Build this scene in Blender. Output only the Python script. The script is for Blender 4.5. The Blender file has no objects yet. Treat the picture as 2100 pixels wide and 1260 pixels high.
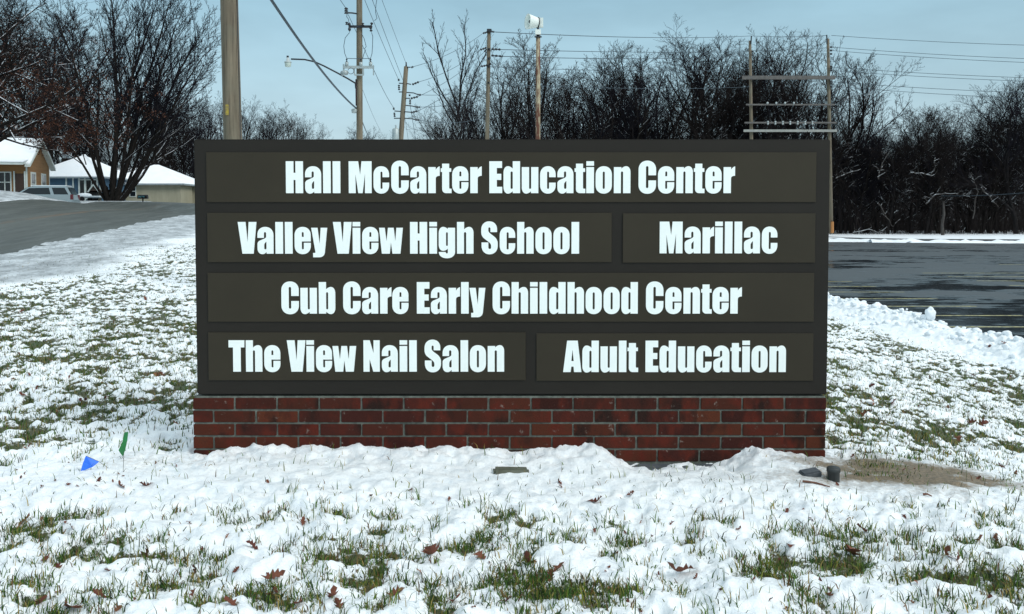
import bpy, bmesh, math, random
import numpy as np
from mathutils import Vector, Matrix
R = math.radians
rnd = random.Random(7)
scene = bpy.context.scene
col = scene.collection

# ------------------------------------------------------------------ camera
F = 1800.0; TH = R(2.2); CZ = 1.49; PX0 = 1050.0; PY0 = 440 + F*math.tan(TH)
cam_d = bpy.data.cameras.new('camera'); cam = bpy.data.objects.new('camera', cam_d); col.objects.link(cam)
cam.location = (0, 0, CZ); cam.rotation_euler = (R(90)-TH, 0, 0)
cam_d.sensor_fit = 'HORIZONTAL'; cam_d.sensor_width = 36.0; cam_d.lens = 36.0*F/2100
cam_d.shift_y = -(630-PY0)/2100
cam_d.clip_start = 0.05; cam_d.clip_end = 6000
scene.camera = cam

# ------------------------------------------------------------------ light
SUN_EL, SUN_AZ = R(40), R(125)      # azimuth clockwise from +Y (view direction)
world = bpy.data.worlds.new('World'); scene.world = world; world.use_nodes = True
wn = world.node_tree; wn.nodes.clear()
wo = wn.nodes.new('ShaderNodeOutputWorld'); bg = wn.nodes.new('ShaderNodeBackground')
sky = wn.nodes.new('ShaderNodeTexSky'); sky.sky_type = 'NISHITA'; sky.sun_disc = False
sky.sun_elevation = SUN_EL; sky.sun_rotation = SUN_AZ; sky.air_density = 1.0; sky.dust_density = 2.0; sky.altitude = 200
tc = wn.nodes.new('ShaderNodeTexCoord')
sep = wn.nodes.new('ShaderNodeSeparateXYZ'); wn.links.new(tc.outputs['Generated'], sep.inputs[0])
ramp = wn.nodes.new('ShaderNodeValToRGB'); wn.links.new(sep.outputs['Z'], ramp.inputs[0])
SKYK = 10.0
cr = ramp.color_ramp
cr.elements[0].position = 0.0; cr.elements[0].color = (0.41, 0.54, 0.60, 1)
cr.elements[1].position = 1.0; cr.elements[1].color = (0.82, 0.90, 0.93, 1)
for p, c in ((0.08, (0.40, 0.54, 0.60)), (0.15, (0.345, 0.51, 0.585)), (0.24, (0.275, 0.455, 0.55)), (0.34, (0.32, 0.50, 0.59)), (0.6, (0.62, 0.74, 0.80))):
    e = cr.elements.new(p); e.color = (*c, 1)
mp = wn.nodes.new('ShaderNodeMapping'); mp.inputs['Scale'].default_value = (1.4, 1.4, 4.5)
wn.links.new(tc.outputs['Generated'], mp.inputs[0])
nz = wn.nodes.new('ShaderNodeTexNoise'); nz.inputs['Scale'].default_value = 2.0; nz.inputs['Detail'].default_value = 5; nz.inputs['Roughness'].default_value = .55
wn.links.new(mp.outputs[0], nz.inputs['Vector'])
nr = wn.nodes.new('ShaderNodeMapRange'); nr.inputs[1].default_value = .3; nr.inputs[2].default_value = .7; nr.inputs[3].default_value = .83*SKYK; nr.inputs[4].default_value = 1.15*SKYK
wn.links.new(nz.outputs[0], nr.inputs[0])
vm = wn.nodes.new('ShaderNodeVectorMath'); vm.operation = 'SCALE'
wn.links.new(ramp.outputs[0], vm.inputs[0]); wn.links.new(nr.outputs[0], vm.inputs['Scale'])
mx = wn.nodes.new('ShaderNodeMix'); mx.data_type = 'RGBA'; mx.inputs[0].default_value = 0.88
wn.links.new(sky.outputs[0], mx.inputs[6]); wn.links.new(vm.outputs[0], mx.inputs[7])
wn.links.new(mx.outputs[2], bg.inputs['Color']); bg.inputs['Strength'].default_value = 0.1
wn.links.new(bg.outputs[0], wo.inputs[0])
sl = bpy.data.lights.new('sun', 'SUN'); so = bpy.data.objects.new('sun', sl); col.objects.link(so)
sl.energy = 1.4; sl.angle = R(22); sl.color = (1.0, 0.97, 0.93)
sd = Vector((math.sin(SUN_AZ)*math.cos(SUN_EL), math.cos(SUN_AZ)*math.cos(SUN_EL), math.sin(SUN_EL)))
so.rotation_euler = sd.to_track_quat('Z', 'Y').to_euler(); so.location = (5, -8, 12)
vs = scene.view_settings; vs.view_transform = 'Standard'; vs.look = 'None'; vs.gamma = 1; vs.use_curve_mapping = False
vs.exposure = 0.42

# ------------------------------------------------------------------ helpers
def P(px, py, Y):
    """world point seen at photo pixel (px,py) that lies Y metres ahead of the camera"""
    dx = px-PX0; up = PY0-py
    d = Vector((dx, F*math.cos(TH)+up*math.sin(TH), -F*math.sin(TH)+up*math.cos(TH)))
    return Vector((0, 0, CZ)) + d*(Y/d.y)

def tag(o, label=None, cat=None, group=None, kind=None):
    if label: o['label'] = label
    if cat: o['category'] = cat
    if group: o['group'] = group
    if kind: o['kind'] = kind
    return o

def empty(name, loc=(0, 0, 0), label=None, cat=None, group=None, rz=0):
    o = bpy.data.objects.new(name, None); col.objects.link(o); o.location = loc; o.rotation_euler = (0, 0, rz)
    o.empty_display_size = .1
    return tag(o, label, cat, group)

def link(name, me, parent=None, loc=None):
    o = bpy.data.objects.new(name, me); col.objects.link(o)
    if parent is not None: o.parent = parent
    if loc is not None: o.location = loc
    return o

def fast_mesh(name, V, Fq, mat, smooth=False):
    V = np.asarray(V, np.float32); Fq = np.asarray(Fq, np.int32)
    me = bpy.data.meshes.new(name)
    n = Fq.shape[1]
    me.vertices.add(len(V)); me.vertices.foreach_set('co', V.ravel())
    me.loops.add(Fq.size); me.loops.foreach_set('vertex_index', Fq.ravel())
    me.polygons.add(len(Fq)); me.polygons.foreach_set('loop_start', np.arange(0, Fq.size, n, dtype=np.int32))
    try: me.polygons.foreach_set('loop_total', np.full(len(Fq), n, np.int32))
    except Exception: pass
    me.polygons.foreach_set('use_smooth', np.full(len(Fq), smooth))
    if mat: me.materials.append(mat)
    me.update(calc_edges=True)
    return me

class MB:
    """collects shapes (world or local coordinates) into one mesh"""
    def __init__(s): s.v = []; s.f = []
    def add(s, vs_, fs):
        b = len(s.v); s.v += [tuple(v) for v in vs_]; s.f += [tuple(i+b for i in f) for f in fs]; return s
    def box(s, x0, x1, y0, y1, z0, z1):
        vs_ = [(x0,y0,z0),(x1,y0,z0),(x1,y1,z0),(x0,y1,z0),(x0,y0,z1),(x1,y0,z1),(x1,y1,z1),(x0,y1,z1)]
        return s.add(vs_, [(0,3,2,1),(4,5,6,7),(0,1,5,4),(1,2,6,5),(2,3,7,6),(3,0,4,7)])
    def obox(s, a, b, w, h):
        """box beam from a to b"""
        a = Vector(a); b = Vector(b); d = (b-a).normalized()
        u = d.cross(Vector((0,0,1)));
        if u.length < 1e-3: u = Vector((1,0,0))
        u.normalize(); v = u.cross(d)
        vs_ = []
        for p in (a, b):
            for (i, j) in ((-1,-1),(1,-1),(1,1),(-1,1)): vs_.append(p+u*i*w/2+v*j*h/2)
        return s.add(vs_, [(0,1,2,3),(7,6,5,4),(0,4,5,1),(1,5,6,2),(2,6,7,3),(3,7,4,0)])
    def tube(s, pts, r, n=8, caps=True):
        pts = [Vector(p) for p in pts]; rs = r if isinstance(r, (list, tuple)) else [r]*len(pts)
        vs_ = []; fs = []
        d0 = (pts[-1]-pts[0]).normalized()
        ref = Vector((0,0,1)) if abs(d0.z) < .9 else Vector((1,0,0))
        for i, p in enumerate(pts):
            a = pts[max(i-1,0)]; b = pts[min(i+1,len(pts)-1)]; d = (b-a).normalized()
            u = d.cross(ref).normalized(); v = u.cross(d)
            for k in range(n):
                t = 2*math.pi*k/n; vs_.append(p+(u*math.cos(t)+v*math.sin(t))*rs[i])
        for i in range(len(pts)-1):
            for k in range(n):
                k2 = (k+1) % n; fs.append((i*n+k, i*n+k2, (i+1)*n+k2, (i+1)*n+k))
        if caps: fs.append(tuple(range(n))[::-1]); fs.append(tuple((len(pts)-1)*n+k for k in range(n)))
        return s.add(vs_, fs)
    def lathe(s, a, d, prof, n=20):
        """revolve [(dist along d, radius)...] about axis a + t d"""
        a = Vector(a); d = Vector(d).normalized(); ref = Vector((0,0,1)) if abs(d.z) < .9 else Vector((1,0,0))
        u = d.cross(ref).normalized(); v = u.cross(d); vs_ = []; fs = []
        for (t, r) in prof:
            for k in range(n):
                q = 2*math.pi*k/n; vs_.append(a+d*t+(u*math.cos(q)+v*math.sin(q))*max(r,1e-4))
        for i in range(len(prof)-1):
            for k in range(n):
                k2 = (k+1) % n; fs.append((i*n+k, i*n+k2, (i+1)*n+k2, (i+1)*n+k))
        return s.add(vs_, fs)
    def mesh(s, name, mat, off=(0,0,0), smooth=False):
        me = bpy.data.meshes.new(name); o = Vector(off)
        me.from_pydata([tuple(Vector(v)-o) for v in s.v], [], s.f)
        bm = bmesh.new(); bm.from_mesh(me); bmesh.ops.recalc_face_normals(bm, faces=bm.faces); bm.to_mesh(me); bm.free()
        if mat: me.materials.append(mat)
        if smooth:
            for p in me.polygons: p.use_smooth = True
        me.update(); return me
    def build(s, name, mat, parent=None, off=(0,0,0), smooth=False):
        return link(name, s.mesh(name, mat, off, smooth), parent)

# ---- materials
def mat_new(name, base=(.5,.5,.5), rough=.7, metal=0, spec=.5):
    m = bpy.data.materials.new(name); m.use_nodes = True
    b = m.node_tree.nodes['Principled BSDF']
    b.inputs['Base Color'].default_value = (*base, 1); b.inputs['Roughness'].default_value = rough
    b.inputs['Metallic'].default_value = metal; b.inputs['Specular IOR Level'].default_value = spec
    return m, m.node_tree, b
def N(t, typ, **kw):
    n = t.nodes.new(typ)
    for k, v in kw.items(): setattr(n, k, v)
    return n
def noise(t, scale, detail=4, rough=.55, vec=None, stretch=None, obj=True):
    n = N(t, 'ShaderNodeTexNoise'); n.inputs['Scale'].default_value = scale; n.inputs['Detail'].default_value = detail; n.inputs['Roughness'].default_value = rough
    if vec is None:
        c = N(t, 'ShaderNodeTexCoord'); vec = c.outputs['Object']
    if stretch:
        mpn = N(t, 'ShaderNodeMapping'); mpn.inputs['Scale'].default_value = stretch; t.links.new(vec, mpn.inputs[0]); vec = mpn.outputs[0]
    t.links.new(vec, n.inputs['Vector']); return n.outputs['Fac']
def mrange(t, src, a, b, c=0., d=1., smooth=False):
    n = N(t, 'ShaderNodeMapRange')
    if smooth: n.interpolation_type = 'SMOOTHSTEP'
    t.links.new(src, n.inputs[0])
    for i, v in zip((1,2,3,4), (a,b,c,d)): n.inputs[i].default_value = v
    return n.outputs[0]
def mixc(t, fac, a, b):
    n = N(t, 'ShaderNodeMix', data_type='RGBA')
    if hasattr(fac, 'links'): t.links.new(fac, n.inputs[0])
    else: n.inputs[0].default_value = fac
    for s_, i in ((a, 6), (b, 7)):
        if hasattr(s_, 'links'): t.links.new(s_, n.inputs[i])
        else: n.inputs[i].default_value = (*s_, 1)
    return n.outputs[2]
def math_(t, op, a, b=None):
    n = N(t, 'ShaderNodeMath', operation=op)
    for s_, i in ((a, 0), (b, 1)):
        if s_ is None: continue
        if hasattr(s_, 'links'): t.links.new(s_, n.inputs[i])
        else: n.inputs[i].default_value = s_
    return n.outputs[0]
def bump(t, b, h, strength=.3, dist=.01):
    n = N(t, 'ShaderNodeBump'); n.inputs['Strength'].default_value = strength; n.inputs['Distance'].default_value = dist
    t.links.new(h, n.inputs['Height']); t.links.new(n.outputs[0], b.inputs['Normal'])
def simple(name, c1, c2=None, scale=5, rough=.7, metal=0, bmp=0, bdist=.01, stretch=None, spec=.5):
    m, t, b = mat_new(name, c1, rough, metal, spec)
    if c2:
        f = noise(t, scale, 5, .6, stretch=stretch)
        t.links.new(mixc(t, mrange(t, f, .35, .65), c1, c2), b.inputs['Base Color'])
        if bmp: bump(t, b, f, bmp, bdist)
    return m

# ---- 2-D noise in numpy
NR = np.random.RandomState(11); TAB = NR.rand(256, 256)
def vnoise(x, y):
    xi = np.floor(x).astype(int); yi = np.floor(y).astype(int); fx = x-xi; fy = y-yi
    fx = fx*fx*(3-2*fx); fy = fy*fy*(3-2*fy); x0 = xi & 255; x1 = (xi+1) & 255; y0 = yi & 255; y1 = (yi+1) & 255
    return (TAB[x0,y0]*(1-fx)+TAB[x1,y0]*fx)*(1-fy)+(TAB[x0,y1]*(1-fx)+TAB[x1,y1]*fx)*fy
def fbm(x, y, s, o=3, off=0.):
    r = 0; a = 1.; w = 0
    for i in range(o):
        c, sn = math.cos(.6*i+.3), math.sin(.6*i+.3)
        r = r+a*vnoise((x*c-y*sn)/s+off+17.3*i, (x*sn+y*c)/s+off*1.7+5.1*i); w += a; a *= .5; s *= .5
    return r/w*2-1
def sstep(a, b, x):
    t = np.clip((x-a)/(b-a), 0, 1); return t*t*(3-2*t)

# ------------------------------------------------------------------ terrain shape
LOTZ = -1.6
def near_edge(y): return np.where(y > 20, -14.6-.196*(y-25), -13.6)
def road_mask(x, y, wob=0):
    e = near_edge(y); return sstep(0, -.35, x-e+wob)*sstep(-10.5, -10.0, x-e)
def bank_x(y):      # crest of the ploughed snow bank along the lot
    return 9.05+0*y
ctrl = [(-4,2,0),(0,2,0),(4,2,-.05),(0,3.3,0),(0,5,0),(-2,5,0),(2,5,0),(0,8,0.02),(-3,8,.02),(2.6,7,-.1),(3.4,5.2,-.16),(3.3,6.5,-.3),
 (5.5,9,-.70),(7.6,13,-.95),(8.0,20,-1.08),(8.2,26,-1.12),(10,40,-1.3),(4.6,12,-.55),(4.5,25,-.8),(0,25,.05),(0,60,.35),(9,60,-1),(9,98,-1.2),
 (-10,60,.95),(-20,100,2.3),(0,110,.4),(-4,8,0),(-7.9,13.5,-.02),(-11.1,19,.12),(-12,10,-.02),(-24,10,.25),(-24.8,25,.75),(-30,0,.2),(7,5,-1.2),(8,0,-1.2),
 (-14.58,25,.315),(-16.5,35,.71),(-18,43,1.0),(-21.0,58,1.43),(-23.8,72,1.85),(-28.4,95,2.4),
 (-29.4,50,2.12),(-31.8,62,2.36),(-33.8,72,2.57),(-38.4,95,2.85),(-26.5,35,1.35),
 (-35.2,60,3.15),(-37,60,3.2),(-33.9,62,2.95),(-33.4,64,2.6),(-45,60,3.2),(-42,67,2.3),(-37,67,2.3),(-38.5,84,2.75),(-45,82,2.7),(-50,100,2.6),(-40,105,2.4),(-60,80,3),
 (-20,-20,0),(20,-20,-1.2),(0,-20,0)]
C3 = np.array(ctrl, float)
def _tps(r2): return np.where(r2 > 1e-9, .5*r2*np.log(np.maximum(r2, 1e-9)), 0)
_n = len(C3); _A = np.zeros((_n+3, _n+3)); _d = ((C3[:,None,:2]-C3[None,:,:2])**2).sum(2)
_A[:_n,:_n] = _tps(_d)+np.eye(_n)*1.5; _A[:_n,_n] = 1; _A[:_n,_n+1:] = C3[:,:2]; _A[_n,:_n] = 1; _A[_n+1:,:_n] = C3[:,:2].T
_w = np.linalg.solve(_A, np.r_[C3[:,2], 0, 0, 0])
def zrbf(x, y):
    x = np.asarray(x, float); y = np.asarray(y, float); cx = np.clip(x, -62, 14); cy = np.clip(y, -22, 112)
    z = _w[_n]+_w[_n+1]*cx+_w[_n+2]*cy
    for i in range(_n): z = z+_w[i]*_tps((cx-C3[i,0])**2+(cy-C3[i,1])**2)
    return z
def zbase(x, y):
    x = np.asarray(x, float); y = np.asarray(y, float)
    z = zrbf(x, y)
    k = sstep(9.5, 15, x-.0*y); z = z*(1-k)+(-1.25)*k                      # ground round the lot
    inl = sstep(.45, .95, x-bank_x(y))*sstep(99.5, 98.0, y)                 # dug down under the lot
    z = z*(1-inl)+(LOTZ-.25)*inl
    far = sstep(99.0, 100.0, y)*sstep(8, 12, x); z = z*(1-far)+(-1.45)*far
    return z
# snow heaped against the sign: profile along x, height at the brick face
SY = 5.29
sx = lambda px: (px-1050)*SY/F
prof_x = [sx(v) for v in (340,397,432,445,700,900,1000,1130,1215,1235,1290,1330,1400,1480,1525,1548,1620,1692,1740,1800)]
prof_h = [-.02,-.015,-.005,.040,.038,.028,.035,.030,.048,.03,-.07,-.095,-.085,-.075,.015,.045,.028,-.015,-.03,0]
PITS = [(.30,3.42,.20),(.12,3.38,.14),(.0,3.5,.10),(-.78,3.72,.16),(-1.72,3.8,.15),(-1.56,3.78,.10),(-1.40,3.48,.14),(-1.95,3.45,.13),(-1.28,3.6,.10),(-.33,3.82,.11),(-.98,3.38,.12),
 (.5,3.66,.08),(.78,3.40,.10),(1.18,3.66,.14),(1.05,3.42,.12),(1.42,3.62,.16),(1.62,3.45,.15),(1.9,3.42,.16),(.55,4.6,.04),(-1.25,4.7,.10),(1.95,3.8,.12),(-.6,3.45,.08),(.08,4.1,.07),(-1.0,4.15,.08),(.35,3.3,.2)]
def zsnow(x, y, detail=True):
    """displacement on the base: returns height, cover (1 snow .. 0 bare), mud"""
    x = np.asarray(x, float); y = np.asarray(y, float)
    rm = road_mask(x, y, fbm(x, y, .5, 2)*.35)
    fg = sstep(5.6, 4.4, y); h = fbm(x, y, 2.2, 2, 3)*.035+fbm(x, y, .45, 3, 9)*(.028+.022*fg)+(.5-np.abs(fbm(x, y, .22, 2, 19)))*.03*fg
    fine = np.abs(fbm(x, y, .11, 3, 4)); f2 = fbm(x, y, .045, 2, 5); h = h+(.5-fine)*.034+f2*.009
    # heap at sign
    dy = SY-y; hp = np.interp(x+fbm(x, y, .3, 2, 12)*.03, prof_x, prof_h)+fbm(x, y, .06, 3, 8)*.034+fbm(x, y, .25, 2, 7)*.024
    k = np.where(dy >= -.05, np.exp(-(np.maximum(dy, 0)/.33)**2), np.exp(-((dy+.05)/.05)**2))
    near_sign = np.where(dy >= -.05, np.exp(-(np.maximum(dy,0)/.55)**2), 0)*sstep(2.6, 2.0, np.abs(x))
    h = h*(1-.75*near_sign)+hp*k*sstep(2.3, 2.1, np.abs(x))
    # cover
    big = fbm(x, y, .8, 3, 21); mid = fbm(x, y, .13, 3, 31); sm = fbm(x, y, .055, 2, 33)
    lawnk = sstep(5.3, 7.5, y)
    c = .52+.02*lawnk+(.66-.16*lawnk)*big+(.7+.1*lawnk)*mid+(.35+.5*lawnk)*sm-.24*lawnk+.9*near_sign
    pit = 0
    for (gx, gy, gr) in PITS: pit = pit+np.exp(-((x-gx)/gr)**2-((y-gy)/(gr*.55))**2)
    c = c*1.0+np.where(fg > 0, fg*(.12-.42*big-.55*np.clip(pit, 0, 1.2)*(.8+.9*mid)), 0)
    strip = np.exp(-((y-4.85)/.42)**2)*sstep(5.5, 2.0, np.abs(x+.4)); c = c+.65*strip
    mound = sstep(-1.5, -.9, x-bank_x(y)+fbm(x, y, 1.2, 2, 2)*.5)*sstep(2,6,y); c = c+1.6*mound
    edge = sstep(4.6, 2.2, x-near_edge(y)+fbm(x, y, 1.5, 2, 6)*.8); c = c+1.2*edge
    c = c+.5*sstep(26, 34, y)
    c = c-1.1*np.exp(-(((x+.42+.0)/.9)**2+((y-3.15)/.12)**2))*.0
    # trodden muddy patch right of the sign
    mx_ = (x-2.30+.12*fbm(x, y, .4, 2, 51))/.60; my_ = (y-4.98+.12*fbm(x, y, .3, 2, 52))/.42; mud = np.exp(-(mx_**2+my_**2)**1.2)*(1.25+.9*fbm(x*.6, y, .12, 3, 44))
    mud = mud*(.25+.95*sstep(-.55, .15, fbm(x*.7, y*1.3, .28, 3, 61))); mud = np.clip(mud+.35*np.exp(-(((x-1.75)/.5)**2+((y-4.72)/.16)**2)), 0, 1)
    mud2 = .22*np.exp(-(((x+2.15)/.6)**2+((y-5.15)/.2)**2))
    h = h*(1-.6*mud); c = np.where(mud > .2, c+.4, c)
    h = h+np.clip(c-.45, -.45, .5)*.05
    # ploughed bank
    b = x-bank_x(y); ridge = np.exp(-((b+.05)/.62)**2)*(.30+.14*fbm(x, y, 1.1, 3, 14))
    lump = ((.5-np.abs(fbm(x, y, .34, 3, 15)))*.16+(.5-np.abs(fbm(x, y, .13, 2, 16)))*.07)*np.exp(-((b+.15)/.8)**2)
    bk = sstep(2, 6, y)*sstep(60, 40, y); h = h+(ridge+lump)*bk
    far = sstep(30, 60, y); h = h*(1-.5*far)
    h = h*(1-rm)-.10*rm
    return h, np.clip(c, 0, 1.5), np.clip(mud+mud2, 0, 1), edge*(1-rm)
def ground_z(x, y):
    return float(zbase(x, y)+zsnow(x, y)[0])
def on_ground(px, py):
    lo, hi = 1.0, 60.0
    for _ in range(40):
        m_ = (lo+hi)/2; p = P(px, py, m_)
        if p.z > ground_z(p.x, p.y): lo = m_
        else: hi = m_
    p = P(px, py, lo); return Vector((p.x, p.y, ground_z(p.x, p.y)))

# snow / lawn material
m_ground, t, b = mat_new('snowy_lawn', (.8,.84,.88), .55)
tco = N(t, 'ShaderNodeTexCoord').outputs['Object']
ac = N(t, 'ShaderNodeAttribute', attribute_name='cover').outputs['Fac']
am = N(t, 'ShaderNodeAttribute', attribute_name='mud').outputs['Fac']
ae = N(t, 'ShaderNodeAttribute', attribute_name='slush').outputs['Fac']
n1 = noise(t, 38, 6, .7, tco); n2 = noise(t, 140, 3, .6, tco); n3 = noise(t, 6, 5, .6, tco); n4 = noise(t, 1.2, 4, .6, tco)
cv = math_(t, 'ADD', ac, math_(t, 'MULTIPLY', math_(t, 'SUBTRACT', n1, .5), 1.3))
cvs = mrange(t, cv, .22, .42, smooth=True)
grassc = mixc(t, mrange(t, n3, .35, .65), (.040,.075,.012), (.09,.075,.022))
grassc = mixc(t, mrange(t, n2, .4, .7), grassc, (.03,.028,.014))
snowc = mixc(t, mrange(t, noise(t, 11, 6, .7, tco), .34, .56), (.74,.80,.84), (.92,.955,.965))
slushc = mixc(t, mrange(t, noise(t, 2.2, 8, .75, tco, (1,.5,1)), .40, .62), (.24,.26,.27), (.60,.645,.67)); slushc = mixc(t, mrange(t, noise(t, 16, 4, .7, tco, (1,.4,1)), .60, .70), slushc, (.10,.10,.10))
snowc = mixc(t, mrange(t, math_(t, 'ADD', ae, math_(t, 'MULTIPLY', math_(t, 'SUBTRACT', n4, .5), 1.1)), .2, .85), snowc, slushc)
mudc = mixc(t, mrange(t, n1, .3, .7), (.060,.044,.016), (.28,.21,.135))
c0 = mixc(t, cvs, grassc, snowc)
mf = mrange(t, math_(t, 'ADD', am, math_(t, 'MULTIPLY', math_(t, 'SUBTRACT', n1, .5), 1.4)), .10, .85)
c0 = mixc(t, mf, c0, mudc)
t.links.new(c0, b.inputs['Base Color'])
bump(t, b, math_(t, 'ADD', n1, math_(t, 'MULTIPLY', n2, .4)), 0.7, .014)
b.inputs['Subsurface Weight'].default_value = 0.0

def build_ground():
    ys = [-60,-30,-15,-8,-4,-2,-.5,.6,1.2]; y = 1.6
    while y < 2.7: ys.append(y); y += .04
    while y < 62: ys.append(y); y *= 1.0052
    while y < 160: ys.append(y); y *= 1.02
    while y < 3500: ys.append(y); y *= 1.25
    ys = np.array(ys)
    tt = np.linspace(-.72, .72, 900); ext = np.array([.76,.82,.9,1.05,1.3,1.8,3,6,14,40])
    tt = np.r_[-ext[::-1], tt, ext]
    s = np.where(ys > 1, ys+1.2, 2.2)
    X = s[:,None]*tt[None,:]; Y = np.repeat(ys[:,None], len(tt), 1)
    zb = zbase(X, Y); h, c, mud, ed = zsnow(X, Y)
    fade = sstep(.8, 2.0, Y)
    Z = zb+h*fade
    nr_, nc = X.shape; V = np.stack([X, Y, Z], -1).reshape(-1, 3)
    i = np.arange(nr_*nc).reshape(nr_, nc)
    Fq = np.stack([i[:-1,:-1], i[:-1,1:], i[1:,1:], i[1:,:-1]], -1).reshape(-1, 4)
    me = fast_mesh('snowy_ground', V, Fq, m_ground, True)
    for nm, arr in (('cover', c), ('mud', mud), ('slush', ed)):
        a = me.attributes.new(nm, 'FLOAT', 'POINT'); a.data.foreach_set('value', arr.ravel().astype(np.float32))
    o = link('snowy_ground', me); tag(o, kind='structure')
build_ground()

# ------------------------------------------------------------------ road
m_road, t, b = mat_new('road_asphalt', (.13,.14,.13), .55)
tco = N(t, 'ShaderNodeTexCoord').outputs['UV']
s1 = noise(t, 1, 6, .6, tco, (.9, 10, 1)); s2 = noise(t, 14, 5, .7, tco, (.12,1,1)); s3 = noise(t, 300, 2, .6, tco, (1,1,1))
rc = mixc(t, mrange(t, s1, .35, .65), (.037,.043,.037), (.070,.078,.068))
rc = mixc(t, mrange(t, s2, .5, .75), rc, (.095,.105,.092))
uvs = N(t, 'ShaderNodeSeparateXYZ'); t.links.new(tco, uvs.inputs[0])
yl = math_(t, 'SUBTRACT', 1, mrange(t, math_(t, 'ABSOLUTE', math_(t, 'SUBTRACT', uvs.outputs[1], .5)), .012, .03))
rc = mixc(t, math_(t, 'MULTIPLY', math_(t, 'MULTIPLY', yl, mrange(t, uvs.outputs[0], 5.6, 6.6, 1, .25)), mrange(t, noise(t, 5, 5, .7, tco, (.6,3,1)), .40, .65, 0, .8)), rc, (.15,.09,.045))
t.links.new(rc, b.inputs['Base Color']); t.links.new(mrange(t, s2, .3, .7, .65, .4), b.inputs['Roughness'])
def build_road():
    ys = np.r_[np.arange(-40, 20, 2.), np.arange(20, 130, .7)]; uu = np.linspace(-.05, 1.02, 42)
    X = near_edge(ys)[:,None]-10.1*uu[None,:]; Y = np.repeat(ys[:,None], len(uu), 1)
    Z = zbase(X, Y)+.0
    nr_, nc = X.shape; i = np.arange(nr_*nc).reshape(nr_, nc)
    Fq = np.stack([i[:-1,:-1], i[:-1,1:], i[1:,1:], i[1:,:-1]], -1).reshape(-1, 4)
    me = fast_mesh('road', np.stack([X, Y, Z-.03], -1).reshape(-1, 3), Fq[:, ::-1], m_road, True)
    uvl = me.uv_layers.new(name='UVMap'); U = np.stack([Y/10, np.repeat(uu[None,:], nr_, 0)], -1).reshape(-1, 2)
    li = np.zeros(len(me.loops), np.int32); me.loops.foreach_get('vertex_index', li)
    uvl.data.foreach_set('uv', U[li].astype(np.float32).ravel())
    tag(link('road', me), kind='structure')
build_road()

# ------------------------------------------------------------------ parking lot
m_lot, t, b = mat_new('lot_asphalt', (.03,.032,.035), .4, spec=.35)
tco = N(t, 'ShaderNodeTexCoord').outputs['Object']
w1 = noise(t, .22, 5, .62, tco, (.55, 1.25, 1)); w2 = noise(t, 1.6, 5, .6, tco, (.5,1.3,1)); w3 = noise(t, 50, 3, .6, tco)
ly = N(t, 'ShaderNodeSeparateXYZ'); t.links.new(tco, ly.inputs[0])
wet = mrange(t, math_(t, 'ADD', math_(t, 'ADD', w1, math_(t, 'MULTIPLY', math_(t, 'SUBTRACT', w2, .5), .5)), mrange(t, ly.outputs[1], 26, 46, .10, -.055)), .44, .58, smooth=True)
rc = mixc(t, wet, (.062,.074,.080), (.007,.009,.012))
rc = mixc(t, mrange(t, w3, .4, .75), rc, (.030,.034,.036))
t.links.new(rc, b.inputs['Base Color']); t.links.new(mrange(t, wet, 0, 1, .60, .13), b.inputs['Roughness'])
bump(t, b, w3, .08, .003)
xs0 = [bank_x(y)-.2 for y in (2, 98)]
lot = MB().add([(bank_x(2)+.3, 2, LOTZ), (150, 2, LOTZ), (150, 98.2, LOTZ), (bank_x(98)+.3, 98.2, LOTZ)], [(0,1,2,3)]).build('parking_lot', m_lot); tag(lot, kind='structure')
m_line, t, b = mat_new('yellow_line', (.5,.42,.08), .6)
f = noise(t, 7, 5, .7); t.links.new(mixc(t, mrange(t, f, .42, .6), (.55,.50,.22), (.20,.19,.12)), b.inputs['Base Color'])
for (xa, xb, y0, n) in ((9.6, 15.6, 21.3, 8), (21.6, 27.2, 32.6, 6), (30.0, 35.6, 40.5, 6)):
    for k in range(n):
        y = y0+2.7*k
        if y > 44 and xa < 12: continue
        xa2 = max(xa, bank_x(y)+.75)
        o = MB().box(xa2, xb, y-.065, y+.065, LOTZ+.004, LOTZ+.006).build('parking_line', m_line); tag(o, kind='structure')
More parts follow.
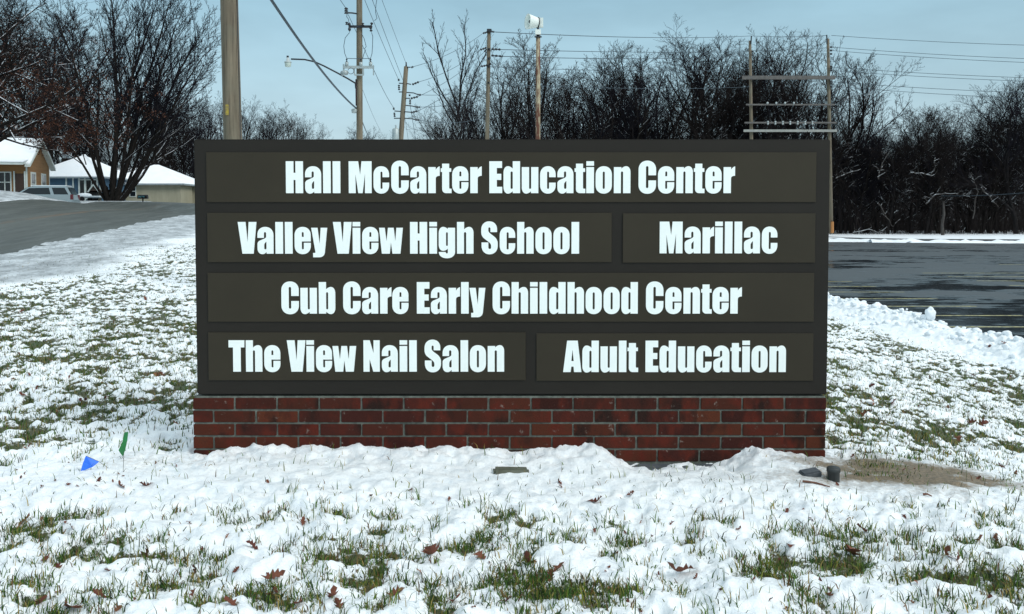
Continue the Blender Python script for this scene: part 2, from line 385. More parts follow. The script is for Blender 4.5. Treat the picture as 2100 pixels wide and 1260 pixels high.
# far kerb with its snow strip and the ploughed snow in front of it
m_kerb = simple('kerb_concrete', (.06,.06,.062), (.11,.11,.11), 6, .8)
m_snow, t, b = mat_new('clean_snow', (.86,.90,.93), .6)
f = noise(t, 7, 6, .65); t.links.new(mixc(t, mrange(t, f, .3, .7), (.80,.86,.905), (.89,.925,.95)), b.inputs['Base Color']); bump(t, b, noise(t, 26, 5, .65), .5, .03)
kp = [(39, 112), (41.2, 104), (46, 99.5), (58, 97.5), (90, 96.8), (150, 96.5)]
k = MB()
for a_, b_ in zip(kp[:-1], kp[1:]): k.obox((*a_, LOTZ+.1), (*b_, LOTZ+.1), .35, .42)
tag(k.build('kerb', m_kerb), kind='structure')
k = MB(); rr = random.Random(5)
def snow_strip(mb, pts, w, h, seg=.5, r_=rr):
    ring = 7; rows = []
    for a_, b_ in zip(pts[:-1], pts[1:]):
        L = math.dist(a_, b_); n = max(1, int(L/seg)); d = ((b_[0]-a_[0])/L, (b_[1]-a_[1])/L)
        for i in range(n):
            t_ = i/n; cx = a_[0]+(b_[0]-a_[0])*t_; cy = a_[1]+(b_[1]-a_[1])*t_
            hh = h*r_.uniform(.45, 1.3); ww = w*r_.uniform(.8, 1.2); row = []
            for q in range(ring):
                u = q/(ring-1)*2-1; row.append((cx-d[1]*u*ww, cy+d[0]*u*ww, pts[0][2]+hh*(1-u*u)**.8*r_.uniform(.8,1.1)-.02))
            rows.append(row)
    b0 = len(mb.v); mb.v += [v for r0 in rows for v in r0]
    for i in range(len(rows)-1):
        for q in range(ring-1):
            a0 = b0+i*ring+q; mb.f.append((a0, a0+1, a0+ring+1, a0+ring))
snow_strip(k, [(40, 98, LOTZ), (50, 95.6, LOTZ), (95, 94.5, LOTZ), (150, 94.5, LOTZ)], 1.3, .34)
snow_strip(k, [(36, 106, LOTZ), (44, 95.5, LOTZ)], 1.2, .3)
o = k.build('ploughed_snow', m_snow, smooth=True); tag(o, 'low ridge of ploughed snow along the far kerb of the lot', 'snow', kind='stuff')
k = MB(); k.add([(35,112,-1.38),(39.5,105,-1.36),(46,99.8,-1.33),(58,97.8,-1.33),(90,97.1,-1.33),(150,96.8,-1.33),(260,150,-1.2),(20,150,-1.2)], [(0,1,2,3,4,5,6,7)])
tag(k.build('snow_verge', m_snow), kind='structure')

# snow chunk and loose clods on the bank
def blob(name, mat, r, seed, sub=2, amp=.25, squash=(1,1,1), scale_=2.5):
    bm = bmesh.new(); bmesh.ops.create_icosphere(bm, subdivisions=sub, radius=1)
    rg = random.Random(seed); ph = [rg.uniform(0, 6) for _ in range(9)]
    for v in bm.verts:
        c = v.co; n_ = sum(math.sin(scale_*(c[i]*1.3+c[(i+1)%3])+ph[i])+.5*math.sin(2.1*scale_*(c[(i+2)%3]-c[i])+ph[i+3]) for i in range(3))/3
        v.co = Vector((c.x*squash[0], c.y*squash[1], c.z*squash[2]))*r*(1+amp*n_)
    me = bpy.data.meshes.new(name); bm.to_mesh(me); bm.free(); me.materials.append(mat)
    for p in me.polygons: p.use_smooth = True
    return me
chunk = link('snow_chunk', blob('snow_chunk', m_snow, .125, 3, 3, .26, (.85,.8,1.15), 3.2))
cp = P(1908, 657, 18.9); chunk.location = (cp.x, cp.y, ground_z(cp.x, cp.y)+.12); tag(chunk, 'upright chunk of snow standing on the ploughed bank by the lot', 'snow chunk')
m_clod = blob('snow_clod', m_snow, 1, 8, 2, .42, (1,1,1), 3.4)
cl = MB(); base_v = [v.co.copy() for v in m_clod.vertices]; base_f = [tuple(p.vertices) for p in m_clod.polygons]
rg = random.Random(21)
for i in range(650):
    y = rg.uniform(9.5, 42); b_ = rg.gauss(-.1, .4); x = float(bank_x(y))+b_; r = rg.uniform(.02, .075)*(1+.5*(rg.random() < .06))
    z = ground_z(x, y)+r*.25; rot = Matrix.Rotation(rg.uniform(0, 6.3), 3, 'Z')@Matrix.Rotation(rg.uniform(-.6, .6), 3, 'X')
    cl.add([rot@Vector((v.x*r*1.2, v.y*r, v.z*r*.85))+Vector((x, y, z)) for v in base_v], base_f)
o = cl.build('snow_clods', m_snow, smooth=True); tag(o, 'loose clods of snow scattered along the ploughed bank', 'snow', kind='stuff')

# ------------------------------------------------------------------ monument sign
m_cab, t, b = mat_new('cabinet_paint', (.028,.025,.021), .5, spec=.18)
f = noise(t, 420, 3, .7); bump(t, b, f, .25, .001)
t.links.new(mixc(t, mrange(t, noise(t, 1.3, 4, .6), .3, .7), (.0160,.0138,.0110), (.0205,.0175,.0138)), b.inputs['Base Color'])
m_pan, t, b = mat_new('panel_paint', (.05,.042,.028), .5, spec=.18)
f = noise(t, 380, 3, .7); bump(t, b, f, .3, .001)
t.links.new(mixc(t, mrange(t, noise(t, 1.6, 4, .6), .3, .7), (.030,.0252,.0165), (.037,.031,.020)), b.inputs['Base Color'])
m_let = simple('white_vinyl', (.84,.90,.86), (.88,.93,.90), 9, rough=.5)
m_mortar = simple('mortar', (.085,.095,.08), (.18,.195,.165), 30, .9, bmp=.5, bdist=.004)
m_foot = simple('footing_concrete', (.045,.055,.065), (.09,.10,.11), 14, .85, bmp=.4)
m_brick, t, b = mat_new('brick', (.2,.05,.03), .9, spec=.12)
oi = N(t, 'ShaderNodeObjectInfo'); tco = N(t, 'ShaderNodeTexCoord').outputs['Object']
va = N(t, 'ShaderNodeVectorMath', operation='ADD'); t.links.new(tco, va.inputs[0])
rv = N(t, 'ShaderNodeVectorMath', operation='SCALE'); rv.inputs[0].default_value = (37,11,23); t.links.new(oi.outputs['Random'], rv.inputs['Scale']); t.links.new(rv.outputs[0], va.inputs[1])
vec = va.outputs[0]
cr_ = N(t, 'ShaderNodeValToRGB'); t.links.new(oi.outputs['Random'], cr_.inputs[0]); e = cr_.color_ramp.elements
cols = [(.0,(.046,.014,.009)),(.18,(.078,.021,.011)),(.36,(.048,.013,.010)),(.5,(.030,.009,.007)),(.62,(.095,.027,.013)),(.8,(.036,.011,.008)),(1.,(.068,.017,.011))]
e[0].color = (*cols[0][1],1); e[1].color = (*cols[-1][1],1)
for p_, c_ in cols[1:-1]: q = cr_.color_ramp.elements.new(p_); q.color = (*c_,1)
c1 = mixc(t, mrange(t, noise(t, 9, 3, .6, vec, (1,1,.6)), .48, .66), cr_.outputs[0], (.095,.017,.010))
c1 = mixc(t, mrange(t, noise(t, 7, 3, .6, vec, (1,1,.5)), .54, .68), c1, (.018,.010,.008))
c1 = mixc(t, mrange(t, noise(t, 22, 5, .7, vec), .63, .74), c1, (.26,.22,.19))
c1 = mixc(t, mrange(t, noise(t, 160, 3, .7, vec), .45, .8), c1, (.05,.018,.014))
t.links.new(c1, b.inputs['Base Color']); bump(t, b, noise(t, 90, 5, .7, vec), .7, .004)

SD = .50     # sign depth
sign = empty('monument_sign', (0, SY+SD/2, 0), 'dark brown school sign with white lettering on a red brick base', 'sign')
SO = sign.location
ztop = P(1050, 286, SY).z; zcab = P(1050, 811, SY).z
XL = P(397, 286, SY).x; XR = P(1703, 286, SY).x
def bevel_box(name, mat, x0, x1, y0, y1, z0, z1, bev, off=(0,0,0), seg=2):
    bm = bmesh.new(); bmesh.ops.create_cube(bm, size=1)
    for v in bm.verts: v.co = Vector(((x0+x1)/2+v.co.x*(x1-x0), (y0+y1)/2+v.co.y*(y1-y0), (z0+z1)/2+v.co.z*(z1-z0)))-Vector(off)
    bmesh.ops.bevel(bm, geom=bm.edges[:], offset=bev, segments=seg, affect='EDGES')
    me = bpy.data.meshes.new(name); bm.to_mesh(me); bm.free(); me.materials.append(mat); return me
link('cabinet', bevel_box('cabinet', m_cab, XL, XR, SY, SY+SD, zcab+.004, ztop, .006, SO), sign)
# brick base
BXL = P(396.5, 870, SY).x; BXR = P(1693.5, 870, SY).x
zrow = P(1050, 817, SY).z; rowp = (P(1050, 817, SY).z-P(1050, 924, SY).z)/4; jt = .0115
bw = (BXR-BXL+jt)/15.0; bd = .10
link('mortar_core', bevel_box('mortar_core', m_mortar, BXL+.008, BXR-.008, SY+.009, SY+SD-.009, -.25, zcab-.006, .002, SO), sign)
link('footing', bevel_box('footing', m_foot, BXL-.06, BXR+.06, SY-.07, SY+SD+.07, -.45, zrow-5*rowp-.004, .01, SO), sign)
rb = random.Random(4)
def brick_mesh(L, D, H, seed):
    bm = bmesh.new(); bmesh.ops.create_cube(bm, size=1); r_ = random.Random(seed)
    for v in bm.verts: v.co = Vector((v.co.x*L+r_.uniform(-.0012,.0012), v.co.y*D, v.co.z*H+r_.uniform(-.0012,.0012)))
    bmesh.ops.bevel(bm, geom=bm.edges[:], offset=.0028, segments=1, affect='EDGES')
    me = bpy.data.meshes.new('brick'); bm.to_mesh(me); bm.free(); me.materials.append(m_brick); return me
BH = rowp-jt
full = [brick_mesh(bw-jt, bd, BH, s_) for s_ in range(5)]; half = [brick_mesh(bw/2-jt, bd, BH, s_+9) for s_ in range(2)]
endm = [brick_mesh(bd, bw-jt, BH, s_+19) for s_ in range(3)]
def put_brick(me, x, y, z):
    o = link('brick', me, sign); o.location = Vector((x+rb.uniform(-.0015,.0015), y+rb.uniform(-.0018,.0018), z+rb.uniform(-.001,.001)))-SO
    o.rotation_euler = (0, rb.uniform(-.003,.003), 0)
for row in range(5):
    zc = zrow-row*rowp-BH/2
    for yc in (SY+bd/2, SY+SD-bd/2):
        if row % 2 == 0:
            for i in range(15): put_brick(rb.choice(full), BXL+bw*i+(bw-jt)/2, yc, zc)
        else:
            put_brick(half[0], BXL+(bw/2-jt)/2, yc, zc); put_brick(half[1], BXR-(bw/2-jt)/2, yc, zc)
            for i in range(14): put_brick(rb.choice(full), BXL+bw/2+bw*i+(bw-jt)/2, yc, zc)
    for xc in (BXL+bd/2, BXR-bd/2):
        put_brick(rb.choice(endm), xc, SY+SD/2+.0, zc)
# letters
GL = {
'H': (54, "M0 0 L24 0 L24 41.4 L30.2 41.4 L30.2 0 L54 0 L54 100 L30.2 100 L30.2 63.7 L24 63.7 L24 100 L0 100 Z"),
'l': (24, "M0 0 L24 0 L24 100 L0 100 Z"),
'i': (24, "M0 0 L24 0 L24 81.7 L0 81.7 Z M0 86 L24 86 L24 100 L0 100 Z"),
'M': (72, "M0 0 L22 0 L21 60 L29.8 0 L43.5 0 L51.2 62 L50.8 0 L72 0 L72 100 L40.4 100 L36 57 L29.8 100 L0 100 Z"),
'o': (51, "M0 58 Q0 84.5 25.5 84.5 Q51 84.5 51 58 L51 25 Q51 -1.5 25.5 -1.5 Q0 -1.5 0 25 Z M22.2 63.5 L22.2 17.3 Q22.2 13.4 25.5 13.4 Q28.8 13.4 28.8 17.3 L28.8 63.5 Q28.8 67.4 25.5 67.4 Q22.2 67.4 22.2 63.5 Z"),
'c': (49, "M49 50 L49 58 Q49 84.5 24.5 84.5 Q0 84.5 0 58 L0 25 Q0 -1.5 24.5 -1.5 Q49 -1.5 49 25 L49 33 L28.3 33 L28.3 17 Q28.3 13.4 25 13.4 Q21.9 13.4 21.9 17 L21.9 63.5 Q21.9 67.4 25 67.4 Q28.3 67.4 28.3 63.5 L28.3 50 Z"),
'e': (51, "M51 38.6 L51 58 Q51 84.5 25.5 84.5 Q0 84.5 0 58 L0 25 Q0 -1.5 25.5 -1.5 Q51 -1.5 51 25 L51 34.4 L29 34.4 L29 17 Q29 13.5 26 13.5 Q22.7 13.5 22.7 17 L22.7 38.6 Z M22.7 53 L28.9 53 L28.9 64.5 Q28.9 68 25.8 68 Q22.7 68 22.7 64.5 Z"),
'n': (52, "M0 0 L22 0 L22 64 Q22 68 25.5 68 Q29 68 29 64 L29 0 L52 0 L52 66 Q52 84.5 38 84.5 Q30 84.5 23.5 76.5 L23.5 81.7 L0 81.7 Z"),
'h': (52, "M0 0 L22 0 L22 64 Q22 68 25.5 68 Q29 68 29 64 L29 0 L52 0 L52 66 Q52 84.5 38 84.5 Q30 84.5 22.5 76.5 L22.5 100 L0 100 Z"),
'u': (52, "M52 81.7 L29.5 81.7 L29.5 17 Q29.5 13.5 26 13.5 Q23 13.5 23 17 L23 81.7 L0 81.7 L0 18 Q0 -1.5 14 -1.5 Q22 -1.5 29 6 L29 0 L52 0 Z"),
'd': (52, "M52 0 L29 0 L29 6 Q22 -1.5 14 -1.5 Q0 -1.5 0 19 L0 64 Q0 84.5 14 84.5 Q22 84.5 29 77 L29 100 L52 100 Z M22.2 64 L22.2 17 Q22.2 13.5 25.6 13.5 Q29 13.5 29 17 L29 64 Q29 68 25.6 68 Q22.2 68 22.2 64 Z"),
'b': (52, "M0 0 L23 0 L23 6 Q30 -1.5 38 -1.5 Q52 -1.5 52 19 L52 64 Q52 84.5 38 84.5 Q30 84.5 23 77 L23 100 L0 100 Z M23 64 L23 17 Q23 13.5 26.3 13.5 Q29.5 13.5 29.5 17 L29.5 64 Q29.5 68 26.3 68 Q23 68 23 64 Z"),
'a': (51, "M28.5 6 Q24 -1.5 15 -1.5 Q0 -1.5 0 17 L0 31 Q0 38 8 41.5 L22 47.5 Q27.5 50.5 27.5 53 L27.5 64 Q27.5 68 24 68 Q20.5 68 20.5 64 L20.5 49.8 L0 49.8 L0 60 Q0 84.5 25 84.5 Q50.5 84.5 50.5 58 L50.5 0 L28.5 0 Z M28.3 38.5 Q21 33 21 27 L21 17 Q21 13.5 24.6 13.5 Q28.3 13.5 28.3 17 Z"),
'r': (36, "M0 0 L23.3 0 L23.3 46 Q23.3 54.5 36 54.5 L36 84 Q27 82 23.3 72.5 L23.3 81.7 L0 81.7 Z"),
't': (34, "M34 0 L17 0 Q4.4 0 4.4 13 L4.4 66.6 L0 66.6 L0 78 L4.4 78 L4.4 92.4 L26.6 92.4 L26.6 78 L33 78 L33 66.6 L26.6 66.6 L26.6 17 Q26.6 14 29.5 14 L34 14 Z"),
'C': (55, "M55 56 L55 74 Q55 102 27.5 102 Q0 102 0 74 L0 26 Q0 -2 27.5 -2 Q55 -2 55 26 L55 40 L31 40 L31 20 Q31 15.8 27.1 15.8 Q23.2 15.8 23.2 20 L23.2 80.5 Q23.2 84.7 27.1 84.7 Q31 84.7 31 80.5 L31 56 Z"),
'E': (40.5, "M0 0 L40.5 0 L40.5 20 L23.6 20 L23.6 41.4 L37.5 41.4 L37.5 60.7 L23.6 60.7 L23.6 79 L40 79 L40 100 L0 100 Z"),
'V': (59, "M0 100 L24.7 100 L30.5 36 L34.6 100 L59 100 L49.5 0 L14 0 Z"),
'y': (50.5, "M0 81.7 L20 81.7 L26.3 30 L30 81.7 L50.5 81.7 L42.5 4 Q41 -11.3 26 -11.3 L5.5 -11.3 L5.5 2.4 L10 2.4 Q13.5 2.4 12.8 6 Z"),
'w': (75, "M0 81.7 L18 81.7 L23.5 39 L28 81.7 L46 81.7 L51 39 L54.7 81.7 L75 81.7 L67 0 L41.8 0 L37.3 36 L33.5 0 L8.5 0 Z"),
'g': (51.5, "M28.7 81.7 L51.5 81.7 L51.5 6 Q51.5 -14.5 26 -14.5 Q0 -14.5 0 5.5 L22 5.5 Q22 .5 25.5 .5 Q28.7 .5 28.7 5 L28.7 16 Q23 9 14 9 Q0 9 0 28 L0 64 Q0 84.5 14 84.5 Q22 84.5 28.7 77.5 Z M23 64 L23 28 Q23 24.4 25.9 24.4 Q28.7 24.4 28.7 28 L28.7 64 Q28.7 67.5 25.9 67.5 Q23 67.5 23 64 Z"),
'S': (52, "M50 68 L29 68 L29 79 Q29 83 25.7 83 Q22.4 83 22.4 79 L22.4 73 Q22.4 68 29 63 L41 54 Q52 45.5 52 33 L52 25 Q52 -2 26 -2 Q1 -2 1 25 L1 35.5 L22.5 35.5 L22.5 19 Q22.5 15 26.5 15 Q31 15 31 19 L31 25 Q31 31.5 23.5 37 L8 49 Q0 56 0 67 L0 76 Q0 102 25.5 102 Q50 102 50 77 Z"),
'T': (50, "M14 0 L38.3 0 L38.3 77.3 L50 77.3 L50 100 L0 100 L0 77.3 L14 77.3 Z"),
'N': (51.5, "M0 0 L19.3 0 L19.3 40.5 L31 0 L51.5 0 L51.5 100 L32 100 L32 59 L20 100 L0 100 Z"),
'A': (58, "M0 0 L23.7 0 L26 17.4 L33 17.4 L34.6 0 L58 0 L46 100 L12.5 100 Z M26 35 L29.7 72 L33.4 35 Z"),
}
def glyph(ch):
    w_, path = GL[ch]; tk = path.replace('M', ' M ').replace('L', ' L ').replace('Q', ' Q ').replace('Z', ' Z ').split(); loops = []; cur = []; i = 0
    while i < len(tk):
        c = tk[i]; i += 1
        if c in 'ML': cur.append((float(tk[i]), float(tk[i+1]))); i += 2
        elif c == 'Q':
            # corner curve: the corner point is given by the bounding corner of the two ends
            cx, cy, x1, y1 = map(float, tk[i:i+4]); i += 4; x0, y0 = cur[-1]; kk = .60
            a = (x0+(cx-x0)*kk, y0+(cy-y0)*kk); b_ = (x1+(cx-x1)*kk, y1+(cy-y1)*kk)
            n_ = 9 if abs(x1-x0) > 8 or abs(y1-y0) > 10 else 5
            for s_ in range(1, n_+1):
                u = s_/n_; q = 1-u
                cur.append((q**3*x0+3*q*q*u*a[0]+3*q*u*u*b_[0]+u**3*x1, q**3*y0+3*q*q*u*a[1]+3*q*u*u*b_[1]+u**3*y1))
        elif c == 'Z': loops.append(cur); cur = []
    return loops
LS = .65*SY/F*1.0; gm = {}
def glyph_mesh(ch):
    if ch in gm: return gm[ch]
    cu = bpy.data.curves.new('g', 'CURVE'); cu.dimensions = '2D'; cu.fill_mode = 'BOTH'; cu.extrude = .0014
    for lp in glyph(ch):
        if math.dist(lp[0], lp[-1]) < 1e-4: lp = lp[:-1]
        sp = cu.splines.new('POLY'); sp.points.add(len(lp)-1); sp.use_cyclic_u = True
        for p_, q in zip(sp.points, lp): p_.co = (q[0]*LS, q[1]*LS, 0, 1)
    ob = bpy.data.objects.new('g', cu); col.objects.link(ob)
    dg = bpy.context.evaluated_depsgraph_get(); me = bpy.data.meshes.new_from_object(ob.evaluated_get(dg)); me.name = 'letter'
    bpy.data.objects.remove(ob)
    me.transform(Matrix.Rotation(R(90), 4, 'X')); me.materials.clear(); me.materials.append(m_let); gm[ch] = me; return me
panels = [
 ((424,1673,313,415), 396.6, 'Hall McCarter Education Center', [587.2,626.5,663.3,683, 715.8,766.5,802.8,841.8,878.7,904.1,927.5,964.6, 1003.6,1032.6,1070,1107.5,1142.9,1178,1202.1,1221.2,1258.5, 1309,1348.8,1386.2,1422,1445.8,1483]),
 ((426,1254,437,538), 520.5, 'Valley View High School', [488.9,529,565.8,585.3,605,639.1, 683.6,723.9,743.3,778, 841.3,880.9,900,937.4, 987,1024.8,1060.5,1098,1134.7,1171.8]),
 ((1277,1671,438,539), 519.8, 'Marillac', [1352.3,1403.4,1440,1465.7,1485.6,1505.3,1524.8,1561.3]),
 ((427,1668.5,560,660), 643.2, 'Cub Care Early Childhood Center', [578,617,654.6, 704.4,743.3,780,805, 855.2,884,920.4,945.8,962.8, 1010.3,1049.2,1087,1106.5,1126,1163.6,1200.7,1237.4,1273.8, 1324.2,1363.8,1401,1436.9,1460.4,1497]),
 ((428,1078,682,780), 762.0, 'The View Nail Salon', [470.1,505.4,542.9, 589.3,629.3,648.7,682.7, 746,783.6,820,839.6, 871,908,944.7,963.7,1000.3]),
 ((1100,1667,684,781), 762.8, 'Adult Education', [1154.7,1194,1231.1,1268.6,1286.3, 1323.2,1352,1389.6,1427,1462.3,1497,1521.2,1540.3,1577]),
]
PT = .008
for (x0, x1, y0, y1), bl, txt, xs in panels:
    ym = (y0+y1)/2; a = P(x0, ym, SY); c = P(x1, ym, SY)
    po = link('panel', bevel_box('panel', m_pan, a.x, c.x, SY-PT, SY+.004, P(x0, y1, SY).z, P(x0, y0, SY).z, .0015, SO, 1), sign)
    po['label'] = 'panel reading '+txt
    for ch, px in zip(txt.replace(' ', ''), xs):
        p_ = P(px, bl-30, SY); p2 = P(px, bl, SY)
        lo = link('letter', glyph_mesh(ch), po); lo.location = Vector((p_.x, SY-PT-.0018, p2.z))-SO

# ------------------------------------------------------------------ trees
def seg_tubes(segs, n):
    S = np.asarray(segs, float); p0 = S[:,0:3]; p1 = S[:,3:6]; r0 = S[:,6]; r1 = S[:,7]
    d = p1-p0; d /= np.maximum(np.linalg.norm(d, axis=1), 1e-9)[:,None]
    ref = np.where(np.abs(d[:,2:3]) < .9, np.array([[0,0,1.]]), np.array([[1.,0,0]]))
    u = np.cross(d, ref); u /= np.linalg.norm(u, axis=1)[:,None]; v = np.cross(u, d)
    V = np.zeros((len(S), 2, n, 3))
    for k in range(n):
        a = 2*math.pi*k/n; o = u*math.cos(a)+v*math.sin(a)
        V[:,0,k] = p0+o*r0[:,None]; V[:,1,k] = p1+o*r1[:,None]
    base = (np.arange(len(S))*2*n)[:,None]; fs = []
    for k in range(n):
        k2 = (k+1) % n; fs.append(np.concatenate([base+k, base+k2, base+n+k2, base+n+k], 1))
    return V.reshape(-1, 3), np.stack(fs, 1).reshape(-1, 4)
def grow(seed, stems, kids, lratio=.55, ang=42, upb=.12, wob=.12, rmin=.012, taper=.45, first=.25, nseg=(7,5,3,2,2), leafpts=None):
    """stems: list of (pos, dir, length, radius). returns thick, thin segment lists"""
    rg_ = random.Random(seed); thick = []; thin = []
    stack = [(Vector(p), Vector(d).normalized(), L, r, 0) for (p, d, L, r) in stems]
    ml = len(kids)
    while stack:
        p, d, L, r, lv = stack.pop(); n = nseg[min(lv, len(nseg)-1)]; pts = [p]; dirs = [d]; q = p.copy(); dd = d.copy()
        for i in range(n):
            dd = (dd+Vector((rg_.gauss(0, wob), rg_.gauss(0, wob), rg_.gauss(0, wob)+upb*.35))).normalized(); q = q+dd*(L/n); pts.append(q); dirs.append(dd)
        tp = taper if lv == 0 else .35
        rr_ = [max(rmin*.7, r*(1-(1-tp)*i/n)) for i in range(n+1)]
        for i in range(n):
            (thick if rr_[i] > .045 else thin).append((*pts[i], *pts[i+1], rr_[i], rr_[i+1]))
        if lv == ml and leafpts is not None: leafpts.append(tuple(pts[-1]))
        if lv < ml:
            k = kids[lv]; k = max(1, int(round(k*rg_.uniform(.8, 1.2))))
            phi = rg_.uniform(0, 6.3)
            for j in range(k):
                t_ = (first if lv == 0 else .15)+(1-(first if lv == 0 else .15))*(j+rg_.random()*.8)/k; t_ = min(t_, .99)
                i = min(int(t_*n), n-1); f_ = t_*n-i; pos = pts[i].lerp(pts[i+1], f_); bd_ = dirs[i+1]
                phi += 2.4+rg_.uniform(-.5, .5); a = R(ang*rg_.uniform(.6, 1.3))*(1 if lv else 1.05-.3*t_)
                o = bd_.orthogonal().normalized(); o = Matrix.Rotation(phi, 3, bd_)@o
                nd = (bd_*math.cos(a)+o*math.sin(a)); nd.z += upb*(1 if nd.z > -.2 else 2); nd.normalize()
                nl = L*lratio*(1.12-.55*t_)*rg_.uniform(.75, 1.2); nr__ = max(rmin, rr_[i]*rg_.uniform(.45, .62))
                stack.append((pos, nd, nl, nr__, lv+1))
    return thick, thin
def bark(name, c1, c2, snow_amt):
    m, t, b = mat_new(name, c1, .9, spec=.05)
    tco = N(t, 'ShaderNodeTexCoord').outputs['Object']
    c = mixc(t, mrange(t, noise(t, 3, 4, .6, tco, (3,3,.6)), .35, .65), c1, c2)
    if snow_amt > 0:
        g = N(t, 'ShaderNodeNewGeometry'); s_ = N(t, 'ShaderNodeSeparateXYZ'); t.links.new(g.outputs['Normal'], s_.inputs[0])
        f = math_(t, 'MULTIPLY', mrange(t, s_.outputs[2], .42, .62), mrange(t, noise(t, .55, 4, .6, tco), .60-.25*snow_amt, .66-.25*snow_amt))
        c = mixc(t, f, c, (.75,.8,.84))
    t.links.new(c, b.inputs['Base Color']); return m
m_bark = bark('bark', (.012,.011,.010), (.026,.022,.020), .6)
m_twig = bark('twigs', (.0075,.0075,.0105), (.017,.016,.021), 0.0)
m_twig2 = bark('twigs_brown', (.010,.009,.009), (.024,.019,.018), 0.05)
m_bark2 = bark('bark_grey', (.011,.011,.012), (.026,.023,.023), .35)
def tree_meshes(seed, H, kind):
    r_ = random.Random(seed)
    if kind == 'round':
        stems = [((0,0,-.3), (r_.uniform(-.08,.08), r_.uniform(-.08,.08), 1), H*.72, H*.012)]
        th, tn = grow(seed, stems, (13, 9, 7, 4), .52, 44, .13, .11, .011, .3, .2)
    elif kind == 'vase':
        stems = [((r_.uniform(-.2,.2), r_.uniform(-.2,.2), -.3), (r_.uniform(-.35,.35), r_.uniform(-.35,.35), 1), H*r_.uniform(.6,.8), H*.0085) for _ in range(4)]
        th, tn = grow(seed, stems, (10, 8, 6, 4), .44, 40, .16, .11, .011, .3, .2)
    elif kind == 'narrow':
        stems = [((0,0,-.3), (r_.uniform(-.05,.05), r_.uniform(-.05,.05), 1), H*.9, H*.013)]
        th, tn = grow(seed, stems, (20, 9, 6), .27, 36, .3, .07, .012, .25, .28, (10,4,2,2))
    thick = fast_mesh('trunk', *seg_tubes(th, 5), m_bark2 if kind != 'vase' else m_bark, True)
    thin = fast_mesh('crown', *seg_tubes(tn, 3), m_twig if seed % 2 else m_twig2)
    return thick, thin
protos = {}
for i, (kind, H) in enumerate((('round',20),('round',20),('round',20),('vase',20),('vase',20),('narrow',20),('vase',20),('narrow',20))): protos[i] = tree_meshes(100+i, H, kind)
def put_tree(pi, x, y, h, label, group=None, name='bare_tree', rz=None, z=None, wx=1.0):
    s_ = h/20.0; z = float(zbase(x, y)) if z is None else z
    e = empty(name, (x, y, z-.1), label, 'tree', group, rnd.uniform(0, 6.28) if rz is None else rz); e.scale = (s_*wx, s_*wx, s_)
    link('trunk', protos[pi][0], e); link('crown', protos[pi][1], e); return e
def at(px, D): return ((px-PX0)*D/F, D)
def hgt(py, D, z0): return CZ+(440-py)*D/F-z0
# centre wood behind the sign, tops measured from the photograph
tops = [(905,205),(925,175),(968,190),(1050,90),(1020,130),(1078,120),(1150,132),(1115,165),(1185,150),(1215,190),(1255,120),(1285,88),(1320,95),(1345,110),(1380,120),(1425,62),(1455,85),(1480,110),(1510,120),
        (1545,130),(1580,115),(1612,100),(1640,78),(1672,80),(1700,110),(1725,190),(1235,150),(1400,90),(1565,160)]
gl = 'bare trees of the wood behind the sign'
for i, (px, py) in enumerate(tops):
    D = rnd.uniform(118, 135); x, y = at(px, D); z0 = -.8
    put_tree((i*3+rnd.randint(0,1)) % 5 if rnd.random() < .8 else 6, x, y, hgt(py, D, z0)*1.13, 'front row tree behind the sign, number %d from the left' % (1+sorted(tops).index((px, py))), gl, z=z0, wx=rnd.uniform(1.0, 1.35))
for i in range(16):
    px = 900+i*52+rnd.uniform(-12, 12); D = rnd.uniform(140, 165); x, y = at(px, D)
    put_tree(rnd.choice((0,1,2,3,4,6)), x, y, hgt(rnd.uniform(180, 250), D, -.8), 'bare dark tree deep in the wood rising above the sign', gl+', back rows', z=-.8)
x, y = at(946, 100); S9 = [((0,0,-.3), (-.02,0,1), 14.5, .24), ((-.3,.0,-.3), (.03,.02,1), 9, .12)]
for (dx, dy, L, z_, r_) in ((-.30,.1,9,13.2,.12),(-.1,-.15,11,13.6,.13),(.12,.1,10.5,13.9,.13),(.34,-.1,9.5,13,.12),(-.5,-.1,7,12,.09),(.6,.1,7,11.6,.09),(.02,.3,8,14,.1)): S9.append(((-.3,0,z_-.6), (dx,dy,1), L, r_))
th, tn = grow(77, S9, (9, 6, 5), .33, 36, .22, .09, .013, .3, .35, (9,4,3,2)); tn = [q for q in tn if q[2] > 5]
tl = empty('bare_tree', (x, y, -.6), 'tall slender tree fanning out above the wood, left of the slim pole', 'tree')
link('trunk', fast_mesh('trunk', *seg_tubes(th, 6), m_bark2, True), tl); link('crown', fast_mesh('crown', *seg_tubes(tn, 3), m_twig), tl)
# right wood
topsr = [(1745,235),(1775,225),(1800,232),(1835,240),(1868,200),(1898,205),(1925,188),(1955,195),(1985,240),(2010,205),(2045,160),(2085,132),(2120,140),(2160,150),(1820,255),(1905,235),(2030,215)]
gr = 'bare trees along the far side of the parking lot'
for i, (px, py) in enumerate(topsr):
    D = rnd.uniform(122, 132); x, y = at(px, D)
    put_tree(rnd.choice((0,1,2,3,4,6)), x, y, hgt(py, D, -1.2)*1.02, 'tree edging the wood across the lot, number %d from left' % (1+sorted(topsr).index((px, py))), gr, z=-1.2, wx=rnd.uniform(1.0, 1.4))
for i in range(34):
    px = 1700+i*15+rnd.uniform(-8, 8); D = rnd.uniform(134, 175); x, y = at(px, D)
    put_tree(rnd.choice((0,1,2,3,4,6)), x, y, hgt(rnd.uniform(235, 275) if px < 1990 else rnd.uniform(200,250), D, -1.2), 'bare tree deep in the dark wood across the parking lot', gr+', back rows', z=-1.2)
